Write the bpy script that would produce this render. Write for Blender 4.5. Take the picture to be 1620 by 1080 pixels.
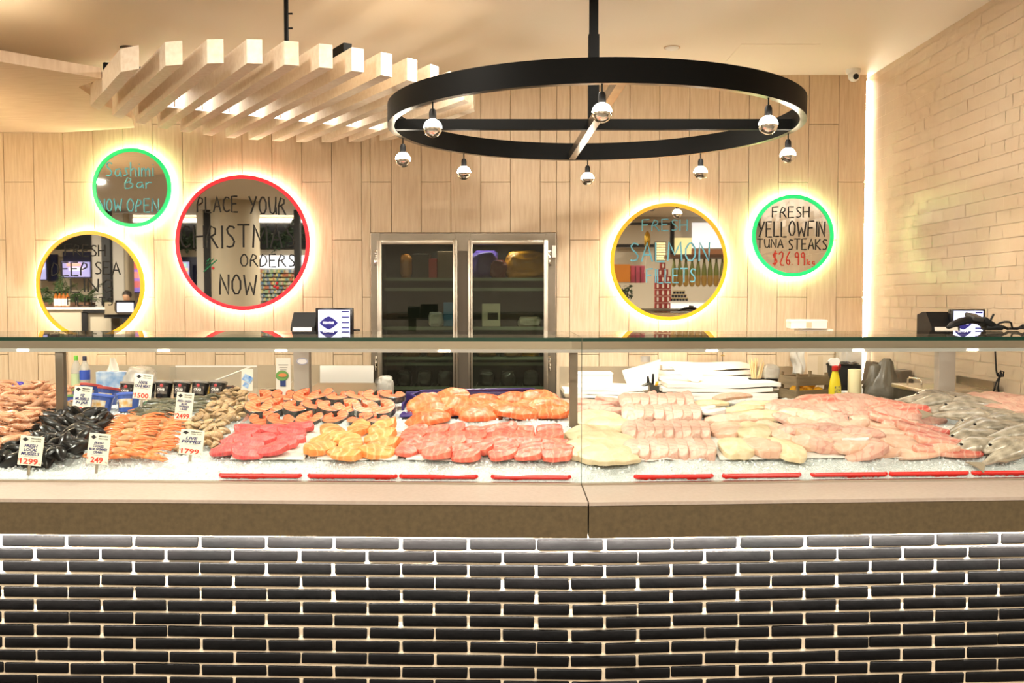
import bpy, bmesh, math, random
from mathutils import Vector, Matrix, Euler, noise as mnoise
PI = math.pi
for o in list(bpy.data.objects): bpy.data.objects.remove(o, do_unlink=True)
S = bpy.context.scene; C = S.collection
# ------------------------------------------------------------------ camera
FPX = 1480.0; TILT = math.radians(2.5); CAMZ = 1.45; WALL = 7.6
cd = bpy.data.cameras.new('camera'); cam = bpy.data.objects.new('camera', cd); C.objects.link(cam)
cam.location = (0, 0, CAMZ); cam.rotation_euler = (PI/2 - TILT, 0, 0)
cd.sensor_width = 36; cd.lens = 36*FPX/1620; cd.clip_start = .02; cd.clip_end = 100
S.camera = cam
# ------------------------------------------------------------------ colour management, world
S.view_settings.view_transform = 'Standard'; S.view_settings.look = 'None'
S.view_settings.gamma = 1; S.view_settings.use_curve_mapping = False; S.view_settings.exposure = 0.50
W = bpy.data.worlds.new('mall_air'); S.world = W; W.use_nodes = True
W.node_tree.nodes['Background'].inputs[0].default_value = (1, .93, .82, 1)
W.node_tree.nodes['Background'].inputs[1].default_value = 0.06
try:
    S.cycles.use_denoising = True; S.cycles.max_bounces = 10; S.cycles.transparent_max_bounces = 24
    S.cycles.caustics_reflective = False; S.cycles.caustics_refractive = False
    S.cycles.sample_clamp_indirect = 6.0
except Exception: pass
WARM = (1.0, .925, .80); SOFT = (1.0, .96, .88)
def area(name, loc, size, power, col=WARM, rot=(0,0,0), shape='DISK', sy=None, spread=PI):
    l = bpy.data.lights.new(name, 'AREA'); l.shape = shape; l.size = size
    if sy: l.size_y = sy
    l.energy = power; l.color = col; l.spread = spread
    o = bpy.data.objects.new(name, l); C.objects.link(o); o.location = loc; o.rotation_euler = rot
    return o
# recessed ceiling downlights of the shop and of the mall walk in front of it
DOWN = [(-4.6,3.6,150),(-1.4,4.0,32),(0.9,4.9,20),(1.6,5.3,6),(-0.3,5.3,38),(-2.4,0.9,60),(2.4,0.9,60),(0,1.0,60),
        (-6.2,1.0,110),(-8.8,-0.9,200),(-3.2,-2.8,120),(0.4,-2.6,120),(4.4,-2.4,120),(5.6,0.8,80)]
for i,(x,y,p) in enumerate(DOWN):
    area('ceiling_downlight_lamp', (x,y,3.225), .22, p*1.0)
# two adjustable downlights in the ceiling just in front of the picture, aimed at the rear benches
AIM = [((.15,5.5,3.2),(.55,7.0,.8),6),((1.45,5.5,3.2),(1.75,7.0,.8),7)]
for a_, b_, p_ in AIM:
    area('adjustable_downlight_lamp', a_, .1, p_, SOFT, (Vector(a_)-Vector(b_)).to_track_quat('Z','Y').to_euler(), spread=math.radians(54))
# ------------------------------------------------------------------ geometry helpers
def h2l(c):
    c /= 255.0
    return c/12.92 if c <= .04045 else ((c+.055)/1.055)**2.4
def rgb(r, g, b): return (h2l(r), h2l(g), h2l(b), 1)
_cm, _sm = math.cos(TILT), math.sin(TILT)
def P(px, py, Y):                       # the point at depth Y that the camera sees at (px, py)
    a = (px-810)/FPX; b = (540-py)/FPX
    s = Y/(_cm + b*_sm)
    return Vector((a*s, Y, CAMZ + (-_sm + b*_cm)*s))
def Pz(px, py, z):                      # ... on the level plane z
    a = (px-810)/FPX; b = (540-py)/FPX
    s = (z-CAMZ)/(-_sm + b*_cm)
    return Vector((a*s, (_cm+b*_sm)*s, z))
def MP(px, py, L):                      # a real point in front of the wall seen in a mirror at total path L
    p = P(px, py, L); return Vector((p.x, 2*(WALL-.06)-L, p.z))
APX = .26
def g(X): return .03*(APX-X) if X < APX else .06*(X-APX)       # the display case bends at the glass joint
def zb(X, Y):                           # surface of the ice bed
    v = Y - g(X)
    if v < 3.49: return .765
    if v < 3.62: return .79 + (v-3.49)/.13*.045
    return .835 + (v-3.62)*.113
def B(px, py, dz=0.0):                  # point of the ice bed seen at (px, py)
    lo, hi = 3.3, 5.6
    for _ in range(40):
        m = (lo+hi)/2; p = P(px, py, m)
        if p.z > zb(p.x, p.y)+dz: lo = m
        else: hi = m
    return P(px, py, lo)
class G:
    """collects shapes into one mesh"""
    def __init__(s): s.bm = bmesh.new()
    def _mi(s, fs, mi):
        for f in fs: f.material_index = mi
    def box(s, c, size, rot=None, bevel=0, mi=0, seg=2):
        r = bmesh.ops.create_cube(s.bm, size=1); vs = r['verts']
        M = Matrix.Translation(Vector(c)) @ ((rot.to_matrix().to_4x4() if isinstance(rot, Euler) else rot) if rot is not None else Matrix()) @ Matrix.Diagonal((*size, 1))
        bmesh.ops.transform(s.bm, matrix=M, verts=vs)
        fs = {f for v in vs for f in v.link_faces}; s._mi(fs, mi)
        if bevel:
            es = {e for v in vs for e in v.link_edges}
            b = bmesh.ops.bevel(s.bm, geom=list(es), offset=bevel, segments=seg, affect='EDGES', profile=.5)
            s._mi(b['faces'], mi)
        return s
    def quad(s, pts, mi=0):
        f = s.bm.faces.new([s.bm.verts.new(Vector(p)) for p in pts]); f.material_index = mi; return s
    def prism(s, pts, z0, z1, M=None, mi=0):           # plan polygon extruded in z
        lo = [s.bm.verts.new((p[0], p[1], z0)) for p in pts]; hi = [s.bm.verts.new((p[0], p[1], z1)) for p in pts]
        n = len(pts); fs = [s.bm.faces.new(lo[::-1]), s.bm.faces.new(hi)]
        for i in range(n): fs.append(s.bm.faces.new((lo[i], lo[(i+1)%n], hi[(i+1)%n], hi[i])))
        s._mi(fs, mi)
        if M is not None: bmesh.ops.transform(s.bm, matrix=M, verts=lo+hi)
        return s
    def tube(s, pts, r, seg=8, closed=False, mi=0, flat=1.0, cap=True, up=None):
        pts = [Vector(p) for p in pts]; n = len(pts)
        R = r if isinstance(r, (list, tuple)) else [r]*n
        rings = []; prev = None
        for i, p in enumerate(pts):
            if closed: t = pts[(i+1)%n]-pts[i-1]
            else: t = pts[min(i+1,n-1)]-pts[max(i-1,0)]
            if t.length < 1e-9: t = Vector((0,0,1))
            t.normalize()
            if prev is None:
                a = up if up is not None else (Vector((0,0,1)) if abs(t.z) < .9 else Vector((1,0,0)))
                u = (a - t*a.dot(t)).normalized()
            else:
                u = prev - t*prev.dot(t)
                u = u.normalized() if u.length > 1e-6 else t.orthogonal().normalized()
            prev = u; w = t.cross(u)
            rings.append([s.bm.verts.new(p + (u*math.cos(2*PI*k/seg)*flat + w*math.sin(2*PI*k/seg))*R[i]) for k in range(seg)])
        fs = []
        for i in range(n if closed else n-1):
            A, Bq = rings[i], rings[(i+1)%n]
            for k in range(seg): fs.append(s.bm.faces.new((A[k], A[(k+1)%seg], Bq[(k+1)%seg], Bq[k])))
        if not closed and cap:
            fs.append(s.bm.faces.new(rings[0][::-1])); fs.append(s.bm.faces.new(rings[-1]))
        s._mi(fs, mi); return s
    def lathe(s, prof, seg=24, c=(0,0,0), mi=0, M=None, sx=1, sy=1):
        c = Vector(c); rings = []; allv = []
        for r, z in prof:
            if r < 1e-6: ring = [s.bm.verts.new(c+Vector((0,0,z)))]
            else: ring = [s.bm.verts.new(c+Vector((r*sx*math.cos(2*PI*k/seg), r*sy*math.sin(2*PI*k/seg), z))) for k in range(seg)]
            rings.append(ring); allv += ring
        fs = []
        for A, Bq in zip(rings, rings[1:]):
            for k in range(seg):
                k2 = (k+1)%seg
                if len(A) == 1 and len(Bq) == 1: continue
                if len(A) == 1: fs.append(s.bm.faces.new((A[0], Bq[k2], Bq[k])))
                elif len(Bq) == 1: fs.append(s.bm.faces.new((A[k], A[k2], Bq[0])))
                else: fs.append(s.bm.faces.new((A[k], A[k2], Bq[k2], Bq[k])))
        s._mi(fs, mi)
        if M is not None: bmesh.ops.transform(s.bm, matrix=M, verts=allv)
        return s
    def grid(s, nx, ny, fn, mi=0):
        v = [[s.bm.verts.new(fn(i/nx, j/ny)) for i in range(nx+1)] for j in range(ny+1)]
        fs = [s.bm.faces.new((v[j][i], v[j][i+1], v[j+1][i+1], v[j+1][i])) for j in range(ny) for i in range(nx)]
        s._mi(fs, mi); return s
    def sphere(s, c, r, seg=16, rings=10, sc=(1,1,1), mi=0, M=None):
        prof = [(r*math.sin(PI*i/rings), -r*math.cos(PI*i/rings)) for i in range(rings+1)]
        prof[0] = (0, -r); prof[-1] = (0, r)
        T = Matrix.Translation(Vector(c)) @ (M if M is not None else Matrix()) @ Matrix.Diagonal((*sc, 1))
        return s.lathe(prof, seg, mi=mi, M=T)
    def ico(s, c, r, sub=1, M=None, mi=0):
        q = bmesh.ops.create_icosphere(s.bm, subdivisions=sub, radius=r)
        T = Matrix.Translation(Vector(c)) @ (M if M is not None else Matrix())
        bmesh.ops.transform(s.bm, matrix=T, verts=q['verts'])
        s._mi({f for v in q['verts'] for f in v.link_faces}, mi); return s
    def build(s, name, mats, parent=None, smooth=False, local=False):
        bmesh.ops.recalc_face_normals(s.bm, faces=s.bm.faces)
        me = bpy.data.meshes.new(name); s.bm.to_mesh(me); s.bm.free()
        for m in (mats if isinstance(mats, (list, tuple)) else [mats]): me.materials.append(m)
        if smooth:
            me.polygons.foreach_set('use_smooth', [True]*len(me.polygons))
            if smooth is not True: me.set_sharp_from_angle(angle=math.radians(smooth))
        return link(name, me, parent, local)
def WM(o):
    M = Matrix.LocRotScale(o.location, o.rotation_euler, o.scale)
    return WM(o.parent) @ M if o.parent else M
def link(name, me, parent=None, local=False):
    o = bpy.data.objects.new(name, me); C.objects.link(o)
    if parent is not None:
        o.parent = parent
        if not local: me.transform(WM(parent).inverted())
    return o
def tag(o, label, cat, group=None, kind=None):
    o['label'] = label; o['category'] = cat
    if group: o['group'] = group
    if kind: o['kind'] = kind
    return o
def thing(name, label, cat, loc=(0,0,0), rz=0, group=None):
    o = bpy.data.objects.new(name, None); C.objects.link(o); o.empty_display_size = .05
    o.location = loc; o.rotation_euler = (0,0,rz)
    return tag(o, label, cat, group)
def structure(o):
    o['kind'] = 'structure'; return o
def dup(root, loc, rot=None, scale=None, label=None, group=None):
    r = root.copy(); C.objects.link(r); r.location = loc
    if rot is not None: r.rotation_euler = rot
    if scale is not None: r.scale = scale if not isinstance(scale, (int, float)) else (scale,)*3
    if label: r['label'] = label
    if group: r['group'] = group
    for ch in list(root.children):
        c = ch.copy(); C.objects.link(c); c.parent = r
        for gch in list(ch.children):
            d = gch.copy(); C.objects.link(d); d.parent = c
    return r
ORD = 'first second third fourth fifth sixth seventh eighth ninth tenth eleventh twelfth thirteenth fourteenth fifteenth sixteenth seventeenth eighteenth nineteenth twentieth'.split()
# ------------------------------------------------------------------ material helper
def mat(name, col, rough=.5, metal=0, n=None, bump=None, emit=None, coat=0, sss=0, spec=.5, wave=None, alpha=None, trans=0, rnd=0):
    """n=(scale, second colour, contrast[, stretch]) mixes a noise; wave=(scale, colour, amount, distortion) adds streaks; bump=(scale, strength)"""
    m = bpy.data.materials.new(name); m.use_nodes = True; t = m.node_tree; b = t.nodes['Principled BSDF']; L = t.links.new
    b.inputs['Base Color'].default_value = col; b.inputs['Roughness'].default_value = rough; b.inputs['Metallic'].default_value = metal
    b.inputs['Specular IOR Level'].default_value = spec
    if coat: b.inputs['Coat Weight'].default_value = coat; b.inputs['Coat Roughness'].default_value = .12
    if trans: b.inputs['Transmission Weight'].default_value = trans
    if sss:
        b.inputs['Subsurface Weight'].default_value = sss; b.inputs['Subsurface Radius'].default_value = (.012, .006, .004); b.inputs['Subsurface Scale'].default_value = 1
    tc = t.nodes.new('ShaderNodeTexCoord'); src = None
    def mapped(stretch):
        if stretch is None: return tc.outputs['Object']
        mp = t.nodes.new('ShaderNodeMapping'); mp.inputs['Scale'].default_value = stretch; L(tc.outputs['Object'], mp.inputs['Vector']); return mp.outputs[0]
    if n:
        nz = t.nodes.new('ShaderNodeTexNoise'); nz.inputs['Scale'].default_value = n[0]; nz.inputs['Detail'].default_value = 5
        L(mapped(n[3] if len(n) > 3 else None), nz.inputs['Vector'])
        r = t.nodes.new('ShaderNodeValToRGB'); r.color_ramp.elements[0].position = .5-.5/n[2]*.5; r.color_ramp.elements[1].position = .5+.5/n[2]*.5
        r.color_ramp.elements[0].color = col; r.color_ramp.elements[1].color = n[1]
        L(nz.outputs['Fac'], r.inputs[0]); src = r.outputs[0]
    if wave:
        wv = t.nodes.new('ShaderNodeTexWave'); wv.inputs['Scale'].default_value = wave[0]; wv.inputs['Distortion'].default_value = wave[3]; wv.inputs['Detail'].default_value = 3
        wv.inputs['Detail Scale'].default_value = 1.5
        if len(wave) > 4: wv.bands_direction = wave[4]
        L(tc.outputs['Object'], wv.inputs['Vector'])
        r = t.nodes.new('ShaderNodeValToRGB'); r.color_ramp.elements[0].position = .78; r.color_ramp.elements[1].position = .99
        r.color_ramp.elements[0].color = (0,0,0,1); r.color_ramp.elements[1].color = (wave[2],)*3+(1,)
        L(wv.outputs['Fac'], r.inputs[0])
        mx = t.nodes.new('ShaderNodeMix'); mx.data_type = 'RGBA'
        L(r.outputs[0], mx.inputs[0])
        if src: L(src, mx.inputs[6])
        else: mx.inputs[6].default_value = col
        mx.inputs[7].default_value = wave[1]; src = mx.outputs[2]
    if rnd:                                  # pieces of one kind differ a little in tone
        oi = t.nodes.new('ShaderNodeObjectInfo'); ma = t.nodes.new('ShaderNodeMath'); ma.operation = 'MULTIPLY_ADD'; ma.inputs[1].default_value = 2*rnd; ma.inputs[2].default_value = 1-rnd
        L(oi.outputs['Random'], ma.inputs[0]); hs = t.nodes.new('ShaderNodeHueSaturation'); L(ma.outputs[0], hs.inputs['Value'])
        if src: L(src, hs.inputs['Color'])
        else: hs.inputs['Color'].default_value = col
        src = hs.outputs[0]
    if src: L(src, b.inputs['Base Color'])
    if bump:
        nb = t.nodes.new('ShaderNodeTexNoise'); nb.inputs['Scale'].default_value = bump[0]; nb.inputs['Detail'].default_value = 4
        L(mapped(bump[2] if len(bump) > 2 else None), nb.inputs['Vector'])
        bp = t.nodes.new('ShaderNodeBump'); bp.inputs['Strength'].default_value = bump[1]; bp.inputs['Distance'].default_value = .01
        L(nb.outputs['Fac'], bp.inputs['Height']); L(bp.outputs[0], b.inputs['Normal'])
    if emit:
        b.inputs['Emission Color'].default_value = emit[0]; b.inputs['Emission Strength'].default_value = emit[1]
    if alpha is not None: b.inputs['Alpha'].default_value = alpha
    return m
def glass(name, tint=(1,1,1,1), refl=1.0, ior=1.45, rough=0.0, veil=0, veilcol=(.9,.9,.9,1)):
    """thin clear sheet: see-through with a Fresnel reflection on its outer faces"""
    m = bpy.data.materials.new(name); m.use_nodes = True; t = m.node_tree; L = t.links.new
    for nd in list(t.nodes): t.nodes.remove(nd)
    out = t.nodes.new('ShaderNodeOutputMaterial'); tr = t.nodes.new('ShaderNodeBsdfTransparent'); tr.inputs[0].default_value = tint
    gl = t.nodes.new('ShaderNodeBsdfGlossy'); gl.inputs['Roughness'].default_value = rough
    fr = t.nodes.new('ShaderNodeFresnel'); fr.inputs[0].default_value = ior
    ge = t.nodes.new('ShaderNodeNewGeometry'); inv = t.nodes.new('ShaderNodeMath'); inv.operation = 'SUBTRACT'; inv.inputs[0].default_value = 1
    L(ge.outputs['Backfacing'], inv.inputs[1])
    mu = t.nodes.new('ShaderNodeMath'); mu.operation = 'MULTIPLY'; L(fr.outputs[0], mu.inputs[0]); L(inv.outputs[0], mu.inputs[1])
    m2 = t.nodes.new('ShaderNodeMath'); m2.operation = 'MULTIPLY'; m2.inputs[1].default_value = refl; L(mu.outputs[0], m2.inputs[0])
    base = tr.outputs[0]
    if veil:
        df = t.nodes.new('ShaderNodeBsdfDiffuse'); df.inputs[0].default_value = veilcol
        mv = t.nodes.new('ShaderNodeMixShader'); mv.inputs[0].default_value = veil; L(tr.outputs[0], mv.inputs[1]); L(df.outputs[0], mv.inputs[2]); base = mv.outputs[0]
    mx = t.nodes.new('ShaderNodeMixShader'); L(m2.outputs[0], mx.inputs[0]); L(base, mx.inputs[1]); L(gl.outputs[0], mx.inputs[2]); L(mx.outputs[0], out.inputs[0])
    return m
def lamp(name, col, s): return mat(name, (.8,.8,.8,1), .5, emit=((*col[:3], 1), s))
# ------------------------------------------------------------------ lettering helpers
ST = {
'A':[[(0,0),(.28,1),(.56,0)],[(.1,.36),(.47,.36)]],'B':[[(0,0),(0,1),(.3,.97),(.4,.78),(.28,.56),(0,.52)],[(.28,.54),(.48,.36),(.42,.1),(.2,0),(0,0)]],
'C':[[(.5,.85),(.35,1),(.15,.92),(.02,.6),(.05,.25),(.2,.02),(.4,.03),(.52,.16)]],'D':[[(0,0),(0,1),(.3,.93),(.5,.6),(.46,.25),(.25,.03),(0,0)]],
'E':[[(.45,1),(0,1),(0,0),(.47,0)],[(0,.52),(.38,.53)]],'F':[[(.5,1),(0,.97),(0,0)],[(0,.53),(.38,.55)]],
'G':[[(.52,.85),(.35,1),(.12,.9),(0,.5),(.1,.1),(.35,0),(.52,.2),(.52,.42),(.3,.42)]],'H':[[(0,0),(0,1)],[(.5,0),(.5,1)],[(0,.5),(.5,.52)]],
'I':[[(.05,0),(.05,1)]],'K':[[(0,0),(0,1)],[(.45,1),(.02,.48),(.5,0)]],'L':[[(0,1),(0,0),(.45,0)]],
'M':[[(0,0),(.06,1),(.35,.3),(.66,1),(.72,0)]],'N':[[(0,0),(.02,1),(.5,0),(.52,1)]],'O':[[(.28,1),(.08,.85),(0,.5),(.08,.13),(.28,0),(.48,.13),(.56,.5),(.48,.87),(.28,1)]],
'P':[[(0,0),(0,1),(.35,.95),(.48,.75),(.33,.5),(0,.46)]],'R':[[(0,0),(0,1),(.35,.95),(.46,.75),(.33,.52),(0,.48)],[(.2,.48),(.52,0)]],
'S':[[(.45,.86),(.3,1),(.1,.92),(.05,.72),(.22,.55),(.42,.4),(.45,.17),(.28,0),(.05,.08)]],'T':[[(-.02,1),(.58,1)],[(.28,1),(.27,0)]],
'U':[[(0,1),(.02,.25),(.18,0),(.38,.06),(.48,.3),(.5,1)],[(.5,.4),(.52,0)]],'W':[[(0,1),(.16,0),(.36,.62),(.56,0),(.74,1)]],'Y':[[(0,1),(.26,.5)],[(.54,1),(.12,0)]],
'X':[[(0,0),(.5,1)],[(0,1),(.5,0)]],'V':[[(0,1),(.25,0),(.5,1)]],'Q':[[(.28,1),(0,.5),(.28,0),(.56,.5),(.28,1)]],'Z':[[(0,1),(.5,1),(0,0),(.5,0)]],'J':[[(.4,1),(.4,.2),(.2,0),(0,.15)]],
'a':[[(.42,.5),(.22,.6),(.03,.4),(.05,.08),(.25,0),(.4,.2),(.42,.58),(.46,0)]],'s':[[(.34,.5),(.18,.6),(.06,.46),(.3,.22),(.22,.02),(.02,.06)]],
'h':[[(0,1),(0,0)],[(0,.4),(.2,.58),(.36,.45),(.38,0)]],'i':[[(.05,.6),(.05,0)],[(.05,.8),(.05,.84)]],'m':[[(0,.6),(0,0)],[(0,.42),(.16,.6),(.27,.42),(.28,0)],[(.28,.42),(.45,.6),(.55,.42),(.56,0)]],
'r':[[(0,.6),(0,0)],[(0,.38),(.16,.58),(.34,.56)]],'k':[[(0,.9),(0,0)],[(.33,.55),(.02,.25),(.36,0)]],'g':[[(.36,.5),(.2,.58),(.03,.4),(.1,.12),(.3,.12),(.36,.5),(.37,-.2),(.2,-.35),(.02,-.25)]],
'$':[[(.45,.8),(.3,.92),(.1,.85),(.05,.66),(.25,.5),(.45,.36),(.42,.14),(.22,.06),(.02,.14)],[(.26,1.05),(.22,-.06)]],
'2':[[(0,.78),(.12,.97),(.35,.98),(.42,.75),(.3,.4),(0,0),(.5,.02)]],'6':[[(.4,1),(.12,.7),(.02,.3),(.15,.02),(.38,.06),(.42,.3),(.25,.45),(.05,.3)]],
'9':[[(.4,.62),(.2,.5),(.04,.68),(.15,.95),(.36,.92),(.42,.7),(.4,0)]],'.':[[(.05,.02),(.07,.03)]],
}
def strokes(gm, text, p0, ux, uz, w, h, r, seg=5, wob=0.0, rnd=None):
    """draw text with round-tipped strokes from p0 (lower left) across w along ux and up h along uz"""
    xs = []; x = 0
    for ch in text:
        if ch == ' ': xs.append(None); x += .38; continue
        ww = max(max(q[0] for q in s) for s in ST[ch]); xs.append(x); x += ww + .17
    tot = x - .17; k = w/tot
    nrm = ux.cross(uz)
    for ch, x in zip(text, xs):
        if x is None: continue
        dy = (rnd.uniform(-1,1)*wob if rnd else 0)
        for s in ST[ch]:
            pts = []
            for i in range(len(s)-1):                     # a little rounding through mid points
                (a, b), (c, d) = s[i], s[i+1]
                if i == 0: pts.append((a, b))
                pts.append(((a+c)/2, (b+d)/2))
                if i == len(s)-2: pts.append((c, d))
                elif len(s) <= 5: pts.append((c, d))
            gm.tube([p0 + ux*((x+q[0])*k) + uz*((q[1]+dy)*h) for q in pts], r, seg, flat=.5, up=nrm)
    return gm
def ftext(name, body, p0, ux, uz, h, m, parent, w=None, bold=.0, shear=0.0, align='CENTER', depth=.0004):
    """flat printed lettering (built-in font turned into a mesh)"""
    cu = bpy.data.curves.new(name, 'FONT'); cu.body = body; cu.size = 1; cu.align_x = align; cu.offset = bold; cu.shear = shear; cu.extrude = 0; cu.resolution_u = 2
    ob = bpy.data.objects.new(name+'_src', cu); C.objects.link(ob)
    dg = bpy.context.evaluated_depsgraph_get(); me = bpy.data.meshes.new_from_object(ob.evaluated_get(dg)); bpy.data.objects.remove(ob, do_unlink=True)
    xs = [v.co.x for v in me.vertices]; ys = [v.co.y for v in me.vertices]
    if not xs: return None
    x0, x1, y0, y1 = min(xs), max(xs), min(ys), max(ys)
    ky = h/.72; kx = ky if w is None else w/(x1-x0)
    nrm = ux.cross(uz).normalized()
    cx = (x0+x1)/2 if align == 'CENTER' else x0
    for v in me.vertices:
        v.co = p0 + ux*((v.co.x-cx)*kx) + uz*(v.co.y*ky) + nrm*depth
    me.materials.append(m); me.name = name
    return link(name, me, parent)
# ================================================================== materials
R = random.Random(7)
m_ceil = mat('warm white ceiling paint', rgb(238,226,206), .75)
m_wood = mat('oak look wall tile', rgb(220,198,168), .42, n=(9, rgb(206,180,148), 1.4, (7,7,.55)), bump=(14,.15,(10,10,.6)), spec=.35)
m_gap = mat('plank joint', rgb(196,170,138), .8)
m_tile = mat('cream handmade wall tile', rgb(212,192,166), .2, n=(3, rgb(206,184,156), 1.2), bump=(9,.12), spec=.5)
m_grout = mat('tile grout', rgb(214,196,168), .8)
m_floor = mat('dark stone floor', rgb(96,86,74), .35, n=(4, rgb(84,74,64), 1.3))
m_plaster = mat('mall plaster', rgb(206,194,174), .8)
m_black = mat('black painted steel', rgb(6,6,5), .55, metal=0, spec=.12)
m_blackmetal = mat('dark brushed steel', rgb(150,138,120), .3, metal=1, n=(6, rgb(110,100,86), 1.2, (1,1,12)))
m_steel = mat('brushed stainless steel', rgb(196,186,170), .28, metal=1, bump=(40,.03,(1,1,20)))
m_steeld = mat('satin steel sheet', rgb(150,140,126), .36, metal=1, n=(3, rgb(128,118,104), 1.2))
m_chrome = mat('mirror chrome', rgb(235,232,226), .04, metal=1)
m_white = mat('white plastic', rgb(236,232,224), .35)
m_paper = mat('white paper', rgb(240,232,218), .7)
m_card = mat('kraft and white board', rgb(216,196,166), .75)
m_bplast = mat('black plastic', rgb(18,18,19), .5, spec=.25)
m_slat = mat('pale oak batten', rgb(236,220,198), .5, n=(8, rgb(222,202,176), 1.3, (4,4,4)))
m_soffit = mat('timber veneer soffit', rgb(232,208,178), .5, n=(5, rgb(218,190,156), 1.4, (1.2,9,1)))
m_stone = mat('grey brown engineered stone', rgb(96,82,58), .5, n=(60, rgb(82,70,50), 1.3), spec=.3)
m_stonetop = mat('pale stone worktop', rgb(178,163,150), .45, n=(70, rgb(168,152,138), 1.2))
m_brick = mat('glazed charcoal brick', rgb(10,9,9), .5, n=(5, rgb(8,8,8), 1.2), bump=(16,.5), spec=.06)
m_mortar = mat('cream mortar', rgb(232,216,190), .85, bump=(90,.3))
m_glass = glass('clear display glass', (.985,.995,.985,1), refl=.55)
m_topglass = glass('clear glass shelf', (.96,.985,.97,1), refl=1.0, ior=1.5)
m_edge = mat('green glass edge', rgb(6,52,40), .12, spec=.6)
m_acrylic = glass('clear acrylic', (.97,.98,.98,1), refl=1.0, veil=.05)
m_fglass = glass('fridge door glass', (.62,.66,.60,1), refl=1.6)
m_mirror = mat('silvered mirror', rgb(228,225,216), .015, metal=1)
m_led = lamp('warm LED strip', (1,.80,.52), 26)
m_ledw = lamp('neutral LED strip', (1,.92,.78), 22)
m_ledhalo = lamp('halo LED strip', (1,.88,.68), 52)
# ================================================================== the shell
def slab_obj(name, c, size, m): return structure(G().box(c, size).build(name, m))
slab_obj('floor', (-1, 0, -.05), (24, 20, .1), m_floor)
slab_obj('ceiling', (-1, 1.3, 3.31), (24, 13.6, .1), m_ceil)
# back wall: long upright oak tiles, neighbours half a length out of step, with an opening for the cold cabinet
PX = .2404; X0 = P(1323,475,WALL).x; LEN = .928; ZJ = P(1323,288,WALL).z
FX0, FX1, FZ1 = P(587,475,WALL).x, P(880,475,WALL).x, P(700,368,WALL).z
XR = P(1366,475,WALL).x
gw = G()
def planks(x0, x1, z0, z1):
    if x1-x0 > .012 and z1-z0 > .012: gw.box(((x0+x1)/2, WALL+.012, (z0+z1)/2), (x1-x0-.0034, .024, z1-z0-.0034), bevel=.002, seg=1)
for k in range(-1, 34):
    x1 = X0 - (k)*PX; x0 = x1-PX
    x1 = min(x1, XR)
    off = 0 if (k+1) % 2 == 0 else LEN/2
    z = ZJ - off - 3*LEN
    while z < 3.26:
        z0, z1 = max(z, 0), min(z+LEN, 3.262)
        if z1 > z0:
            for (a, b) in ((x0, min(x1, FX0)), (max(x0, FX1), x1)):
                if b > a: planks(a, b, z0, z1)
            a, b = max(x0, FX0), min(x1, FX1)
            if b > a and z1 > FZ1: planks(a, b, max(z0, FZ1), z1)
        z += LEN
gw.box(((-5.6+FX0)/2, WALL+.075, 1.63), (FX0+5.6, .1, 3.26), mi=1).box(((XR+FX1)/2, WALL+.075, 1.63), (XR-FX1, .1, 3.26), mi=1)
gw.box(((FX0+FX1)/2, WALL+.075, (FZ1+3.26)/2), (FX1-FX0, .1, 3.26-FZ1), mi=1)
wb = structure(gw.build('wall_back', [m_wood, m_gap]))
# right wall: handmade cream tiles in half bond, each set a hair out of plane
XT = 2.892; gt = G()
for r in range(40):
    z = .0825*r
    for k in range(25):
        y = 7.86 - .155*k - (.0775 if r % 2 else 0)
        y0, y1 = max(y-.155, 4.15), y
        if y1-y0 < .02 or z < .2: continue
        a, b, d = R.uniform(-.0010,.0010), R.uniform(-.0010,.0010), R.uniform(-.0006,.0006)
        z1 = min(z+.0825, 3.262); e = .0010
        f = XT+d
        gt.quad([(f+a,y0+e,z+e),(f-a+b,y0+e,z1-e),(f-a,y1-e,z1-e),(f+a-b,y1-e,z+e)])
gt.box((XT+.08, 6.0, 1.63), (.15, 3.7, 3.26), mi=1)
structure(gt.build('wall_right', [m_tile, m_grout]))
# LED strip standing in the slot between the oak wall and the tiled wall
t = thing('corner_light_strip', 'upright LED strip glowing in the corner slot beside the cream tiles', 'light strip', (XT-.012, WALL+.09, 0))
G().box((XT-.016, WALL+.10, 1.63), (.028,.012,3.2)).build('mounting_channel', m_steeld, t)
G().box((XT-.016, WALL+.088, 1.63), (.018,.01,3.2)).build('diffuser', lamp('corner LED', (1,.90,.76), 45), t)
# mall enclosure behind the camera
slab_obj('wall_front', (-1, -5.3, 1.63), (24, .1, 3.26), m_plaster)
slab_obj('wall_left', (-11.6, 1, 1.63), (.1, 13, 3.26), m_plaster)
slab_obj('wall_far', (8.4, 1, 1.63), (.1, 13, 3.26), m_plaster)
# timber soffit over the left of the back wall
sp = [(-5.2,4.55),(-3.3,5.12),(-2.92,5.33),(-2.50,5.76),(-2.74,5.98),(-2.82,6.5),(-2.82,7.0),(-2.95,7.38),(-3.6,7.59),(-5.2,7.59)]
structure(G().prism(sp, 2.80, 2.865).build('trim_soffit', m_soffit))
# cove strip lying on the soffit, washing the ceiling above it
t = thing('cove_light','LED cove strip lying on top of the timber soffit, washing the ceiling','light strip',(-3.6,5.75,2.866))
cp = [(-4.6,5.35,2.885),(-3.3,5.55,2.885),(-2.95,5.78,2.885)]
G().tube([(x,y,z-.010) for x,y,z in cp],.012,6).build('channel', m_steeld, t); G().tube(cp,.009,6).build('diffuser', lamp('cove LED', (1,.86,.62), 40), t)
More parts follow.
